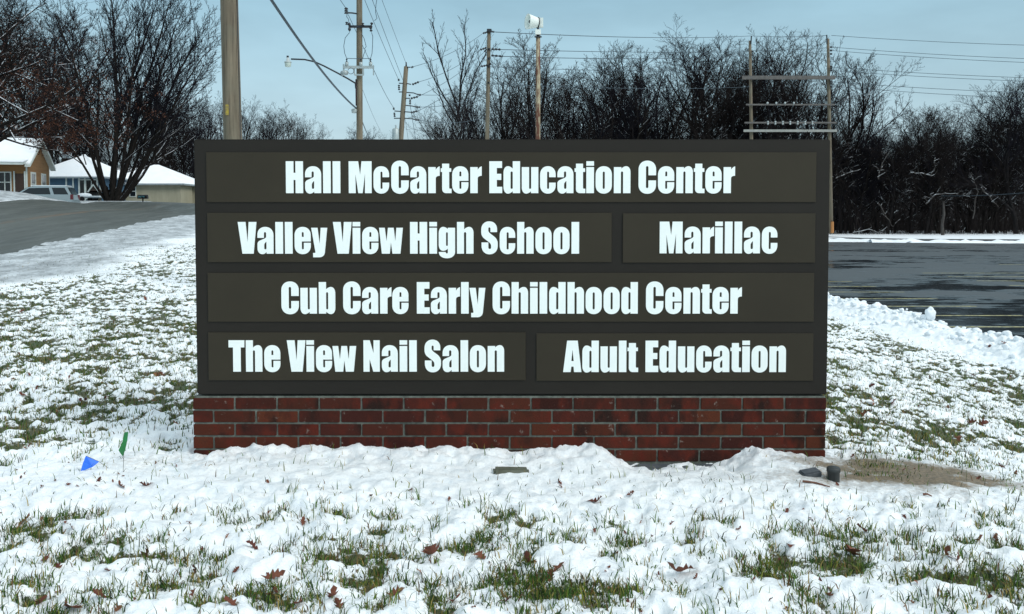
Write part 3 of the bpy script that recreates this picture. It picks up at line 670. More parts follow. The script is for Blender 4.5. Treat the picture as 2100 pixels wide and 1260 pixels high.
# left distance
gl2 = 'bare trees on the skyline left of the poles'
sky_l = sorted(((400,200,125),(430,215,120),(455,215,130),(510,225,150),(545,235,150),(578,222,150),(610,235,150),(640,258,150),(525,250,165),(595,250,165),(745,272,200),(765,268,200),(788,275,200),(350,190,130),(375,220,125)))
for (px, py, D) in sky_l:
    x, y = at(px, D); put_tree(rnd.choice((0,1,2,6)), x, y, hgt(py, D, 2.0)*1.18, 'skyline tree left of the sign, at place %d from the left' % (1+sky_l.index((px, py, D))), gl2, z=2.0)
gl3 = 'bare trees behind the houses'
for i in range(20):
    px = -60+i*24+rnd.uniform(-10, 10); D = rnd.uniform(116, 145); x, y = at(px, D)
    put_tree(rnd.choice((0,1,2,3,4,6)), x, y, hgt(rnd.uniform(165, 225), D, 2.4), 'bare tree behind the snowy roofs, number %d from the left' % (i+1), gl3, z=2.4)
# undergrowth and the wooded slopes that close the view
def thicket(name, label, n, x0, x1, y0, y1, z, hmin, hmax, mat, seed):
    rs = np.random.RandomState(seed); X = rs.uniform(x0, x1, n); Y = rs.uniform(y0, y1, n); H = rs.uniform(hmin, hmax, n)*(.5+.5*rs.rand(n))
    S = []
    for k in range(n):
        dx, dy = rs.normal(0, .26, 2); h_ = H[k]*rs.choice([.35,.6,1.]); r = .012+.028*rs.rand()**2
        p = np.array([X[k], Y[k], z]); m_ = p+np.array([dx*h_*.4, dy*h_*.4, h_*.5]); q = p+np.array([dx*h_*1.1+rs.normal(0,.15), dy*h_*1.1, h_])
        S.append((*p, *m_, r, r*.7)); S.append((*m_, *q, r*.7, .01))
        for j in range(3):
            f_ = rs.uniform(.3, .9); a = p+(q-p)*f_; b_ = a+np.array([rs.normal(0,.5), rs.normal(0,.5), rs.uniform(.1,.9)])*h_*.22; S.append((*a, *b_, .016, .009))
    o = link(name, fast_mesh(name, *seg_tubes(S, 3), mat)); tag(o, label, 'undergrowth', kind='stuff')
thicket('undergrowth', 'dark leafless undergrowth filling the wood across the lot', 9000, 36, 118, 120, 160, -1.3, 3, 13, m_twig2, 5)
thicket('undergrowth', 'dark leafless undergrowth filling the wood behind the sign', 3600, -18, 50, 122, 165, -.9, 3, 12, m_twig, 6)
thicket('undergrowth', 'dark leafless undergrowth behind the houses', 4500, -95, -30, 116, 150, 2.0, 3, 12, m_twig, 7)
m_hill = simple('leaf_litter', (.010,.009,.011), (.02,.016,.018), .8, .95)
k = MB(); rg = random.Random(77); prev = None; rows = []
def slope(name, x0, x1, y0, y1, zt, z0, n=60, seed=1):
    rg_ = random.Random(seed); V = []; Fq_ = []; m_ = 5
    for i in range(n+1):
        x = x0+(x1-x0)*i/n; e_ = min(1, i/8, (n-i)/8)
        for j in range(m_+1):
            y = y0+(y1-y0)*j/m_; V.append((x, y, z0+(zt-z0)*(j/m_)**1.2*e_+rg_.uniform(-.3,.3)*(j > 0)))
    for i in range(n):
        for j in range(m_): a = i*(m_+1)+j; Fq_.append((a, a+m_+1, a+m_+2, a+1))
    o = link(name, fast_mesh(name, V, Fq_, m_hill, True)); tag(o, kind='structure')
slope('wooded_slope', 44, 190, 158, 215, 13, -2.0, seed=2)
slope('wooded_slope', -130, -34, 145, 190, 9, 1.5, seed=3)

# the great tree by the road and the oak on the left
zt = float(zbase(-38.2, 84)); S_ = []
rg = random.Random(12)
for (dx, dy, L, r, ox) in ((-.62,.1,15,.18,-.5),(-.38,-.3,18,.21,-.3),(-.14,.35,20,.24,-.15),(.08,-.25,21,.25,.05),(.32,.3,20,.22,.25),(.58,-.15,18,.22,.4),(.85,.2,18,.20,.55),(1.2,-.1,16.5,.18,.7),(1.02,.6,17,.17,.6),(.7,-.7,17,.17,.5),(-.8,-.1,13,.14,-.5),(.45,.7,15,.16,.3),(-.3,.8,15,.16,-.2)):
    S_.append(((ox*.8, dy*.6, -.3), (dx*.75, dy*.75, 1), L, r))
S_.append(((0,0,-.5),(0,.1,1),2.6,.66)); S_.append(((.35,0,-.5),(.3,.1,1),1.9,.5)); S_.append(((-.3,0,-.5),(-.2,.1,1),2.0,.5))
th, tn = grow(41, S_, (13, 8, 6, 4), .42, 37, .12, .06, .014, .22, .24, (9,5,3,2,2))
tn = [q for q in tn if min(q[2], q[5]) > 3.6+1.2*abs(math.sin(q[0]*1.7))]; th = [q for q in th if min(q[2], q[5]) > 3.2 or q[6] > .085]
big = empty('maple_tree', (-38.2, 84, zt), 'large bare many-stemmed tree with snow on its limbs beside the road', 'tree')
link('trunk', fast_mesh('trunk', *seg_tubes(th, 6), m_bark, True), big); link('crown', fast_mesh('crown', *seg_tubes(tn, 3), m_twig), big)
lp = []
ox_, oy_ = at(-75, 66); zo = float(zbase(ox_, oy_))
th, tn = grow(57, [((0,0,-.3), (.05,0,1), 13.5, .42)], (14, 9, 6, 4), .74, 64, .04, .09, .014, .35, .28, (8,6,4,2,2), lp)
tn = [q for q in tn if min(q[2], q[5]) > 4.3]; th = [q for q in th if min(q[2], q[5]) > 4.0 or abs(q[0]) < 1.2]
oak = empty('oak_tree', (ox_, oy_, zo), 'oak still holding rust brown leaves over the snowy house roof', 'tree')
link('trunk', fast_mesh('trunk', *seg_tubes(th, 6), m_bark, True), oak); link('crown', fast_mesh('crown', *seg_tubes(tn, 3), m_twig2), oak)
m_oleaf, t, b = mat_new('dry_oak_leaves', (.08,.03,.015), .8, spec=.2)
ar = N(t, 'ShaderNodeAttribute', attribute_name='tone').outputs['Fac']; t.links.new(mixc(t, ar, (.022,.010,.009), (.085,.034,.018)), b.inputs['Base Color'])
rs = np.random.RandomState(3); LPt = np.array(lp); LPt = LPt[(LPt[:,2] < 13) & (LPt[:,2] > 4.3)]; NLF = 42000; idx = rs.randint(0, len(LPt), NLF); C = LPt[idx]+rs.normal(0, .22, (NLF, 3)); keep = rs.rand(NLF) < np.clip(1.2-(C[:,2]-4)/5.5, .03, 1); C = C[keep]; n = len(C)
A = rs.normal(0, 1, (n,3)); A /= np.linalg.norm(A, axis=1)[:,None]; B = np.cross(A, rs.normal(0, 1, (n,3))); B /= np.linalg.norm(B, axis=1)[:,None]; sz = rs.uniform(.06, .11, n)[:,None]
V = np.stack([C-A*sz, C+B*sz*.55, C+A*sz, C-B*sz*.55], 1).reshape(-1, 3); me = fast_mesh('leaves', V, np.arange(4*n).reshape(-1, 4), m_oleaf)
a_ = me.attributes.new('tone', 'FLOAT', 'POINT'); a_.data.foreach_set('value', np.repeat(rs.rand(n), 4).astype(np.float32))
o = link('leaves', me, oak); o['kind'] = 'stuff'
x, y = at(-30, 96); put_tree(2, x, y, 27, 'tall bare tree behind the rusty oak at the left edge', z=2.6, wx=1.3)
x, y = at(12, 97); put_tree(3, x, y, 28, 'bare upright tree at the top left, just behind the rusty oak', z=2.6, wx=1.25)
x, y = at(112, 116); put_tree(4, x, y, 31, 'bare forked tree between rusty oak and many-stemmed tree', z=2.6, wx=1.25)
x, y = at(60, 104); put_tree(0, x, y, 27, 'tall bare tree behind the tan house, between oak and great tree', z=2.6, wx=1.2)

# ------------------------------------------------------------------ houses
def lap(name, c1, c2, vertical=False):
    m, t, b = mat_new(name, c1, .8)
    tco = N(t, 'ShaderNodeTexCoord').outputs['Object']; w = N(t, 'ShaderNodeTexWave', bands_direction='X' if vertical else 'Z'); w.inputs['Scale'].default_value = 1.6; t.links.new(tco, w.inputs[0])
    t.links.new(mixc(t, mrange(t, noise(t, 2, 4, .6, tco, (1,1,.2) if vertical else (.2,.2,2)), .35, .65), c1, c2), b.inputs['Base Color']); bump(t, b, w.outputs['Fac'], .4, .02); return m
m_tan = lap('tan_siding', (.24,.125,.045), (.29,.155,.06)); m_blue = lap('blue_siding', (.045,.10,.16), (.06,.13,.20), True); m_beige = lap('beige_siding', (.30,.29,.21), (.36,.34,.25), True)
m_trim = simple('white_trim', (.55,.62,.58), (.65,.70,.68), 3, .6); m_glass = simple('dark_glass', (.008,.010,.012), rough=.15); m_door = simple('brown_door', (.035,.018,.012), (.05,.025,.016), 4, .6)
m_roofs = simple('snow_roof', (.84,.89,.93), (.90,.93,.95), .7, .6, bmp=.3, bdist=.05); m_fascia = simple('grey_fascia', (.22,.27,.30), (.30,.35,.37), 3, .7); m_orange = simple('orange_wood', (.22,.09,.02), (.28,.12,.03), 3, .7)
def prism_roof(mb, pts_top, pts_bot, faces): mb.add(pts_top+pts_bot, faces)
def rect_frame(mb, x0, x1, z0, z1, y, w, t_=.06):
    mb.box(x0-w, x1+w, y-t_, y+.01, z1, z1+w); mb.box(x0-w, x1+w, y-t_, y+.01, z0-w, z0); mb.box(x0-w, x0, y-t_, y+.01, z0, z1); mb.box(x1, x1+w, y-t_, y+.01, z0, z1)
def window(parent, x0, x1, z0, z1, y=0, rz=0, org=(0,0), fw=.1, mull=0, rail=True):
    """window in the plane y of a local frame rotated rz about org"""
    mb = MB(); rect_frame(mb, x0, x1, z0, z1, y, fw)
    if rail: mb.box(x0, x1, y-.04, y, (z0+z1)/2-.04, (z0+z1)/2+.04)
    for k_ in range(mull): xm = x0+(x1-x0)*(k_+1)/(mull+1); mb.box(xm-.04, xm+.04, y-.05, y, z0, z1)
    f_ = mb.build('window', m_trim, parent); g = MB().box(x0, x1, y-.02, y+.01, z0, z1).build('pane', m_glass, f_)
    f_.rotation_euler = (0,0,rz); f_.location = (org[0], org[1], 0); return f_
# house 1: local x to the right along the front, y away; origin at front right corner
hx, hy = at(57, 80); hz = 3.0
h1 = empty('tan_house', (hx, hy, hz), 'tan house with steep white-trimmed gable and snowy roof at left edge', 'house', rz=R(12.8))
W_, Dp = 11.0, 7.0; ev = CZ+(440-332)*80/F-hz; ap = CZ+(440-288)*83/F-hz
mb = MB(); mb.add([(-W_,0,-1),(0,0,-1),(0,Dp,-1),(-W_,Dp,-1),(-W_,0,ev),(0,0,ev),(0,Dp,ev),(-W_,Dp,ev),(-W_,Dp/2,ap-.05),(0,Dp/2,ap-.05)], [(0,1,5,4),(1,2,6,9,5),(2,3,7,6),(3,0,4,8,7),(4,5,9,8),(6,7,8,9)]); mb.build('wall', m_tan, h1)
def slab_roof(parent, pts, th_, mat, name='roof'):
    mb_ = MB(); n_ = len(pts); top = [Vector(p) for p in pts]; bot = [p-Vector((0,0,th_)) for p in top]
    mb_.add(top+bot, [tuple(range(n_)), tuple(range(2*n_-1, n_-1, -1))]+[(i, (i+1) % n_, n_+(i+1) % n_, n_+i) for i in range(n_)]); return mb_.build(name, mat, parent)
ov = .55; oh = .45; sl_ = (ap-ev)/(Dp/2)
fr = slab_roof(h1, [(-W_-oh,-ov,ev-ov*sl_+.2),(oh,-ov,ev-ov*sl_+.2),(oh,Dp/2,ap+.2),(-W_-oh,Dp/2,ap+.2)], .12, m_roofs)
slab_roof(h1, [(oh,Dp+ov,ev-ov*sl_+.2),(-W_-oh,Dp+ov,ev-ov*sl_+.2),(-W_-oh,Dp/2,ap+.2),(oh,Dp/2,ap+.2)], .12, m_roofs)
mb = MB()
for y0_, y1_ in ((-ov, Dp/2), (Dp+ov, Dp/2)):
    za = ev-ov*sl_; zb_ = ap
    mb.add([(0.0,y0_,za+.07),(oh+.03,y0_,za+.07),(oh+.03,y1_,zb_+.07),(0.0,y1_,zb_+.07),(0.0,y0_,za-.16),(oh+.03,y0_,za-.16),(oh+.03,y1_,zb_-.16),(0.0,y1_,zb_-.16)], [(0,1,2,3),(7,6,5,4),(0,4,5,1),(1,5,6,2),(2,6,7,3),(3,7,4,0)])
mb.build('gable_trim', m_trim, h1)
slab_roof(h1, [(-5.2,-1.5,ev-.15),(.15,-1.5,ev-.15),(.15,0,ev+.15),(-5.2,0,ev+.15)], .22, m_trim, 'porch_roof')
slab_roof(h1, [(-5.25,-1.55,ev-.08),(.2,-1.55,ev-.08),(.2,.1,ev+.26),(-5.25,.1,ev+.26)], .07, m_roofs, 'porch_snow')
window(h1, -2.25, -1.35, .55, 2.25, 0, mull=1); MB().box(-.95,-.2,-.03,.02,-.3,2.2).build('door', m_door, h1)
for bx_ in ((-1.07,-.96,-.1,.02,-.5,2.4), (-.19,-.08,-.1,.02,-.5,2.4)): MB().box(*bx_).build('door_trim', m_trim, h1)
MB().box(-3.1,-2.98,-1.4,-1.28,-.6,ev-.37).build('porch_post', m_trim, h1); MB().box(-.05,.06,-.06,.05,-.6,ev-.02).build('corner_board', m_trim, h1)
mb = MB(); mb.box(-.06,.04,Dp-.05,Dp+.06,-.6,ev-.02); mb.build('corner_board', m_trim, h1)
for y_ in (1.3, 4.5): window(h1, y_, y_+1.15, .35, 2.25, 0, R(90), (0.0,0.0), .16)
mb = MB(); mb.obox((-3.3,-1.6,1.9), (-6.5,-2.2,.9), .12, .14); mb.build('stair_rail', m_trim, h1)
MB().box(-9,-3.1,-1.2,-.2,-.5,ev+.55).build('garage_front', m_orange, h1)
slab_roof(h1, [(-9,-1.8,ev+.9),(-6,-1.8,ev+1.6),(-3.0,-1.8,ev+.35),(-3.0,.5,ev+.35),(-6,.5,ev+1.6),(-9,.5,ev+.9)][:0] or [(-6.5,-1.7,ev+1.2),(-2.6,-1.7,ev+.25),(-2.6,0,ev+.25),(-6.5,0,ev+1.2)], .18, m_orange, 'garage_eave')
# hip-roofed houses
def hip_house(name, label, x0, x1, y0, y1, z0, ev_, rise, hipw, mwall):
    h_ = empty(name, ((x0+x1)/2, (y0+y1)/2, z0), label, 'house'); w = (x1-x0)/2; d = (y1-y0)/2
    MB().box(-w, w, -d, d, -1, ev_).build('wall', mwall, h_); o_ = .5
    a, b_, c, e_ = (-w-o_,-d-o_,ev_+.06), (w+o_,-d-o_,ev_+.06), (w+o_,d+o_,ev_+.06), (-w-o_,d+o_,ev_+.06); r1, r2 = (-w+hipw,0,ev_+rise), (w-hipw,0,ev_+rise)
    mb_ = MB(); mb_.add([a,b_,c,e_,r1,r2], [(0,1,5,4),(1,2,5),(2,3,4,5),(3,0,4),(3,2,1,0)]); mb_.build('roof', m_roofs, h_)
    MB().box(-w-o_-.02, w+o_+.02, -d-o_-.04, -d-o_+.02, ev_-.14, ev_+.04).build('fascia', m_fascia, h_)
    MB().box(w+o_-.02, w+o_+.04, -d-o_-.04, d+o_+.02, ev_-.14, ev_+.04).build('fascia', m_fascia, h_)
    return h_, w, d
xa, _ = at(60, 100); xb, _ = at(211, 100); z2 = 3.0; ev2 = CZ+(440-364)*100/F-z2
h2, w, d = hip_house('blue_house', 'blue house with snowy hip roof and white posts, left of the great tree', xa, xb, 100, 109, z2, ev2, 2.9, 4.4, m_blue)
lx = lambda px, D, c: (px-PX0)*D/F-c
c2_ = (xa+xb)/2
mb = MB()
for px in (138.5, 152.5, 164.5, 176.5, 202, 208): q = lx(px, 100, c2_); MB().box(q-.07, q+.07, -d-.12, -d, -.4, ev2-.02).build('post', m_trim, h2)
pass
for (p0, p1) in ((166,175), (179,200)):
    window(h2, lx(p0,100,c2_), lx(p1,100,c2_), .35, ev2-.35, -d-.01, fw=.12, mull=1 if p1-p0 > 12 else 0, rail=False)
MB().box(-1.0+lx(117,100,c2_),-.2+lx(117,100,c2_),-1,-.4,ev2+2.4,ev2+3.1).build('chimney', m_fascia, h2)
xa, _ = at(205, 106); xb, _ = at(372, 106); z3 = 2.6; ev3 = CZ+(440-378)*106/F-z3
h3, w, d = hip_house('beige_house', 'long beige house with snowy roof between the great tree and the sign', xa, xb, 106, 116, z3, ev3, 2.6, 4.6, m_beige)
c3_ = (xa+xb)/2
window(h3, lx(268.5,106,c3_), lx(279.5,106,c3_), CZ+(440-403)*106/F-z3, CZ+(440-382.5)*106/F-z3, -d-.01, fw=.07)
xa, _ = at(372, 108); xb, _ = at(440, 108)
h4, w, d = hip_house('beige_house', 'beige wing with low snowy roof and dark doorway at the sign edge', xa, xb, 110, 117, z3, ev3-.05, 1.6, 1.0, m_beige)
c4_ = (xa+xb)/2
MB().box(lx(377,110,c4_), lx(397,110,c4_), -d-.04, -d+.02, -.2, ev3-.15).build('doorway', m_glass, h4)
window(h4, lx(381,110,c4_), lx(391,110,c4_), .1, 1.4, -d-.06, fw=.06)
# snowy roof peeping out further back
xa, _ = at(186, 125); xb, _ = at(290, 125); hip_house('distant_house', 'snow covered roof showing behind the blue house', xa, xb, 125, 134, 2.6, CZ+(440-366)*125/F-2.6, 1.7, 2.0, m_beige)

# van
m_silver, t, b = mat_new('silver_paint', (.30,.36,.38), .35, .4); m_tyre = simple('tyre', (.01,.01,.01), rough=.9); m_red = simple('tail_lamp_red', (.10,.006,.012), rough=.3); m_chrome = simple('hub', (.4,.4,.4), rough=.3, metal=1)
vx, vy = at(86, 66); vz = CZ+(440-381)*66/F-1.78
van = empty('parked_van', (vx, vy, vz), 'silver minivan with dark glass parked behind the snowy bank by the tan house', 'van', rz=R(11.5))
def loft(rows):      # rows of (x, half width, z) rings as polygons
    mb_ = MB(); n_ = len(rows[0]); V_ = [v for r0 in rows for v in r0]; F_ = []
    for i in range(len(rows)-1):
        for j in range(n_): F_.append((i*n_+j, i*n_+(j+1) % n_, (i+1)*n_+(j+1) % n_, (i+1)*n_+j))
    F_.append(tuple(range(n_))[::-1]); F_.append(tuple((len(rows)-1)*n_+j for j in range(n_))); mb_.add(V_, F_); return mb_
low = [(-2.45,.35),(-2.5,.62),(-2.35,.84),(-1.45,1.02),(2.35,1.06),(2.44,.7),(2.38,.35),(1.9,.3),(-2.0,.3)]
up = [(-1.55,1.02),(-.65,1.62),(-.2,1.72),(1.9,1.74),(2.02,1.66),(2.34,1.06)]
mb = loft([[(x, s_*w_, z) for (x, z) in low] for s_, w_ in ((-1,.88),(-1,.96))][:0] or [[(x, y_, z*zz) for (x, z) in low] for y_, zz in ((-.96,1),(.96,1))])
mb.build('body', m_silver, van)
mb = loft([[(x, yy*(1-(z-1.02)*.22), z) for (x, z) in up] for yy in (-.94, .94)]); mb.build('cabin', m_silver, van)
for s_, yy in (('a', -.94), ('b', .94)):
    for wx_ in ([(-1.25,1.1),(-.58,1.56),(.78,1.60),(.92,1.1)], [(1.15,1.1),(.98,1.60),(1.86,1.60),(2.14,1.1)]):
        V_ = [(x, yy*(1-(z-1.02)*.22)+(-.012 if yy < 0 else .012), z) for (x, z) in wx_]; V2 = [(v[0], v[1]+(.02 if yy < 0 else -.02), v[2]) for v in V_]
        MB().add(V_+V2, [(0,1,2,3),(7,6,5,4),(0,4,5,1),(1,5,6,2),(2,6,7,3),(3,7,4,0)]).build('side_window', m_glass, van)
MB().add([(2.33,-.78,1.14),(2.33,.78,1.14),(2.08,.72,1.62),(2.08,-.72,1.62),(2.36,-.78,1.15),(2.36,.78,1.15),(2.10,.72,1.63),(2.10,-.72,1.63)], [(3,2,1,0),(4,5,6,7),(0,1,5,4),(1,2,6,5),(2,3,7,6),(3,0,4,7)]).build('rear_window', m_glass, van)
MB().add([(-1.47,-.84,1.1),(-1.47,.84,1.1),(-.68,.76,1.58),(-.68,-.76,1.58),(-1.51,-.84,1.12),(-1.51,.84,1.12),(-.72,.76,1.61),(-.72,-.76,1.61)], [(3,2,1,0),(4,5,6,7),(0,1,5,4),(1,2,6,5),(2,3,7,6),(3,0,4,7)]).build('windscreen', m_glass, van)
for yy in (-1, 1):
    MB().box(2.28, 2.45, yy*.86-.11, yy*.86+.11, .72, 1.10).build('tail_lamp', m_red, van)
    for xw in (-1.55, 1.5):
        wh = MB().lathe((xw, yy*.88, .32), (0, yy, 0), [(-.1,.0),(-.1,.3),(-.07,.33),(.08,.33),(.11,.3),(.11,.19)], 18).build('wheel', m_tyre, van)
        MB().lathe((xw, yy*.88, .32), (0, yy, 0), [(.08,.19),(.1,.17),(.09,.0)], 14).build('rim', m_chrome, wh)
MB().box(2.36, 2.52, -.85, .85, .35, .6).build('bumper', m_silver, van)
MB().box(-1.02, -.9, -1.16, -.96, 1.05, 1.22).build('wing_mirror', m_silver, van)
MB().box(-.5, 1.95, -.7, .7, 1.735, 1.775).build('roof_snow', m_roofs, van)

# trailer in front of the blue house, with a snowed-over load
tx0, _ = at(137, 96); tx1, _ = at(213, 96); tz = CZ+(440-404)*96/F
tr = empty('utility_trailer', ((tx0+tx1)/2, 96, tz-.55), 'low flat trailer under snow in front of the blue house', 'trailer')
w = (tx1-tx0)/2; MB().box(-w, w, -.9, .9, .42, .52).build('bed', m_fascia, tr); MB().box(-w, w, -.92, .92, .525, .64).build('snow_cover', m_roofs, tr)
for s_ in (-1, 1): MB().lathe((.15, s_*.95, .28), (0, s_, 0), [(-.09,0),(-.09,.28),(.09,.28),(.09,0)], 16).build('wheel', m_tyre, tr)
ld = link('snow_covered_load', blob('snow_covered_load', m_roofs, .8, 4, 3, .07, (1.0,.7,.32))); q = P(173, 401, 96); ld.location = q; tag(ld, 'rounded snow covered load lying on the low trailer', 'load')
q = P(194, 402, 98); pl = empty('playhouse', (q.x, 98.2, q.z-.2), 'small dark playhouse with white gable edge before the blue house', 'playhouse')
MB().box(-.5,.5,-.4,.4,-.5,.75).build('wall', m_glass, pl)
mb = MB(); mb.obox((-.62,-.45,.62), (0,-.45,1.45), .1, .13); mb.obox((.62,-.45,.62), (0,-.45,1.45), .1, .13); mb.build('gable_trim', m_trim, pl)
mb = MB(); mb.add([(-.6,-.4,.62),(.6,-.4,.62),(0,-.4,1.4),(-.6,.4,.62),(.6,.4,.62),(0,.4,1.4)], [(0,1,2),(5,4,3),(0,2,5,3),(1,4,5,2),(0,3,4,1)]); mb.build('roof', m_door, pl)

# mailbox
q = P(293, 411, 88); mbx = empty('mailbox', (q.x, 88, float(zbase(q.x, 88))-.02), 'black mailbox with small blue lettering on a post before the beige house', 'mailbox')
m_black = simple('black_metal', (.006,.007,.008), rough=.4); zz = CZ+(440-404)*88/F-mbx.location.z
MB().box(-.05,.05,-.05,.05,-.1,zz-.2).build('post', m_black, mbx)
mb = MB(); arc = [(-.2,-.2),(.2,-.2),(.2,.05)]+[(.2*math.cos(a), .05+.16*math.sin(a)) for a in (R(30),R(60),R(90),R(120),R(150))]+[(-.2,.05)]
mb.add([(-.48, y_, zz+z_) for y_, z_ in arc]+[(.48, y_, zz+z_) for y_, z_ in arc], [tuple(range(len(arc)))[::-1], tuple(len(arc)+i for i in range(len(arc)))]+[(i, (i+1) % len(arc), len(arc)+(i+1) % len(arc), len(arc)+i) for i in range(len(arc))])
bx = mb.build('box', m_black, mbx); m_cyan = simple('number_decal', (.10,.35,.42), rough=.5); mb = MB()
for (a, b_) in (((-.38,.06),(-.30,-.08)), ((-.30,-.08),(-.22,.07)), ((-.20,.05),(-.12,-.08)), ((-.12,-.08),(-.10,.05)), ((-.04,.07),(.06,.05)), ((.06,.05),(.12,.08)), ((.12,.08),(.20,-.08)), ((.20,-.08),(.22,.07))):
    mb.obox((a[0], -.205, zz+a[1]), (b_[0], -.205, zz+b_[1]), .008, .035)
mb.build('lettering', m_cyan, bx)

# ------------------------------------------------------------------ poles and lines
m_wood, t, b = mat_new('weathered_pole', (.16,.13,.09), .85)
tco = N(t, 'ShaderNodeTexCoord').outputs['Object']; g1 = noise(t, 8, 6, .7, tco, (1,1,.06)); g2 = noise(t, 30, 4, .6, tco, (1,1,.03)); g3 = noise(t, 1.2, 4, .6, tco)
c = mixc(t, mrange(t, g1, .3, .7), (.085,.068,.045), (.24,.20,.14)); c = mixc(t, mrange(t, g2, .5, .75), c, (.05,.038,.028)); c = mixc(t, mrange(t, g3, .5, .7), c, (.15,.14,.10))
t.links.new(c, b.inputs['Base Color']); bump(t, b, g2, .6, .01)
m_dark = simple('dark_fitting', (.008,.012,.018), (.02,.025,.03), 9, .5); m_porc = simple('grey_porcelain', (.35,.40,.40), (.5,.55,.55), 12, .4); m_steel = simple('pale_steel', (.30,.36,.37), (.42,.47,.46), 5, .5, .3)
m_wire = simple('wire', (.035,.06,.08), rough=.6); m_rust, t, b = mat_new('rusty_steel', (.2,.1,.05), .8)
tco = N(t, 'ShaderNodeTexCoord').outputs['Object']; c = mixc(t, mrange(t, noise(t, 3.0, 5, .7, tco, (1,1,.25)), .42, .55), (.42,.37,.25), (.12,.045,.025)); t.links.new(c, b.inputs['Base Color'])
m_white = simple('white_enamel', (.72,.80,.74), (.80,.85,.80), 3, .5)
def pole(name, label, ptop, pbot, D, r0, r1, extra_up=0, group=None, nseg=8):
    a = P(*ptop, D); b_ = P(*pbot, D); d = (a-b_).normalized()
    zg = float(zbase(b_.x, b_.y)); base = b_+d*((zg-.1-b_.z)/d.z); top = a+d*extra_up
    e = empty(name, base, label, 'utility pole', group); k_ = [base.lerp(top, i/nseg) for i in range(nseg+1)]
    MB().tube(k_, [r1+(r0-r1)*i/nseg for i in range(nseg+1)], 16).build('pole', m_wood, e, base, True); return e, base, top
def part(e, mb, name, mat, smooth=False): return mb.build(name, mat, e, e.location, smooth)
def insul(mb, a, b_, r, n=3):
    a = Vector(a); b_ = Vector(b_); d = b_-a; L = d.length; pr = [(0,.0)]
    for i in range(n): pr += [(L*(i+.1)/n, r*.5), (L*(i+.3)/n, r), (L*(i+.6)/n, r*.95), (L*(i+.8)/n, r*.45)]
    pr += [(L,.0)]; mb.lathe(a, d, pr, 10)
# near pole
e1, b1, t1 = pole('utility_pole', 'thick weathered wooden pole with yellow tag close behind the sign', (470,0), (477.5,285), 17, .135, .185, 8.5)
p = P(466.5,226,16.85); part(e1, MB().box(p.x-.03, p.x+.03, p.y-.03, p.y+.02, p.z-.10, p.z+.10), 'yellow_tag', simple('yellow_tag', (.42,.31,.03), (.22,.18,.08), 18, rough=.7))
part(e1, MB().tube([P(493.5,285,16.95)+Vector((.02,0,-3)), P(493,285,16.95), P(486,0,16.95), P(486,0,16.95)+Vector((-.2,0,6))], .011, 6), 'ground_wire', m_dark)
part(e1, MB().obox(t1+Vector((-1.2,0,-.5)), t1+Vector((1.2,0,-.5)), .1, .12), 'crossarm', m_wood)
# second pole, D 39
D2 = 39
e2, b2, t2 = pole('utility_pole', 'tall wooden pole carrying switchgear, crossarm and street lamp', (737,0), (737.5,285), D2, .125, .15, 2.2)
q2 = lambda px, py, dz=0: P(px, py, D2+dz)
part(e2, MB().obox(q2(715,55,-.15), q2(763,55,-.15), .09, .10), 'crossarm', m_dark)
for pts in ([(716,46),(717,66)], [(763,46),(760,58)], [(760,56),(761.5,66)], [(711,45),(711,52)], [(744,47),(744,54)]):
    mb = MB(); insul(mb, q2(*pts[0],-.25), q2(*pts[1],-.25), .065, 2); part(e2, mb, 'fuse_cutout', m_dark, True)
part(e2, MB().tube([q2(732,28.5,-.1), q2(722,27,-.1), q2(708,26.5,-.1)], .035, 6), 'bracket', m_dark)
for yy in (17, 21.5, 26): mb = MB(); mb.lathe(q2(710,yy,-.1), (0,0,1), [(-.05,0),(-.05,.09),(0,.07),(.04,.0)], 10); part(e2, mb, 'insulator', m_dark, True)
mb = MB(); mb.obox(q2(703.5,138,-.25), q2(766,138.5,-.25), .1, .11); mb.obox(q2(704.5,132,-.25), q2(705,154,-.25), .06, .06); mb.obox(q2(766,134,-.25), q2(766,155,-.25), .04, .05); mb.obox(q2(727,154,-.25), q2(746,154,-.25), .09, .06)
mb.obox(q2(726,140,-.25), q2(727,154,-.25), .04, .05); mb.obox(q2(745,140,-.25), q2(745.5,154,-.25), .04, .05); part(e2, mb, 'equipment_rack', m_steel)
mb = MB(); mb.lathe(q2(706,150,-.3), (.6,-.5,0), [(-.14,0),(-.14,.11),(.14,.11),(.14,0)], 12); part(e2, mb, 'regulator', m_steel, True)
ring = [q2(719.5,146,-.3)+Vector((.13*math.cos(a), 0, .13*math.sin(a))) for a in [i*math.pi/8 for i in range(17)]]; part(e2, MB().tube(ring, .012, 6), 'cable_loop', m_dark)
for px in (711, 740, 760):
    mb = MB(); mb.tube([q2(px,136,-.25), q2(px,128,-.25)], .075, 10); part(e2, mb, 'bushing', m_steel, True); mb = MB(); insul(mb, q2(px,129,-.25), q2(px,120,-.25), .04, 2); part(e2, mb, 'bushing', m_dark, True)
for pts in ([(717,67),(708,78),(705,95),(707,110),(711,120)], [(762,67),(764.5,75),(764,95),(763,110),(760,120)], [(711,120),(737,121),(760,120)], [(742,70),(747,80),(751,96),(748,100),(743,100)], [(712,28),(711,35),(715,40),(715,45)], [(750,102),(746,112),(744,120)], [(768,43),(773,38),(770,25),(771,10),(774,-8)]):
    part(e2, MB().tube([q2(*p_, -.3) for p_ in pts], .014, 5), 'jumper_wire', m_wire)
part(e2, MB().tube([q2(731,163,-.05), q2(731.5,217,-.05)], .05, 8), 'conduit', simple('conduit', (.03,.008,.012), rough=.5), True)
mb = MB(); mb.lathe(q2(726.5,233,-.1), (0,0,1), [(0,0),(.02,.11),(.16,.13),(.2,.1),(.21,0)], 14); part(e2, mb, 'meter_can', m_steel, True)
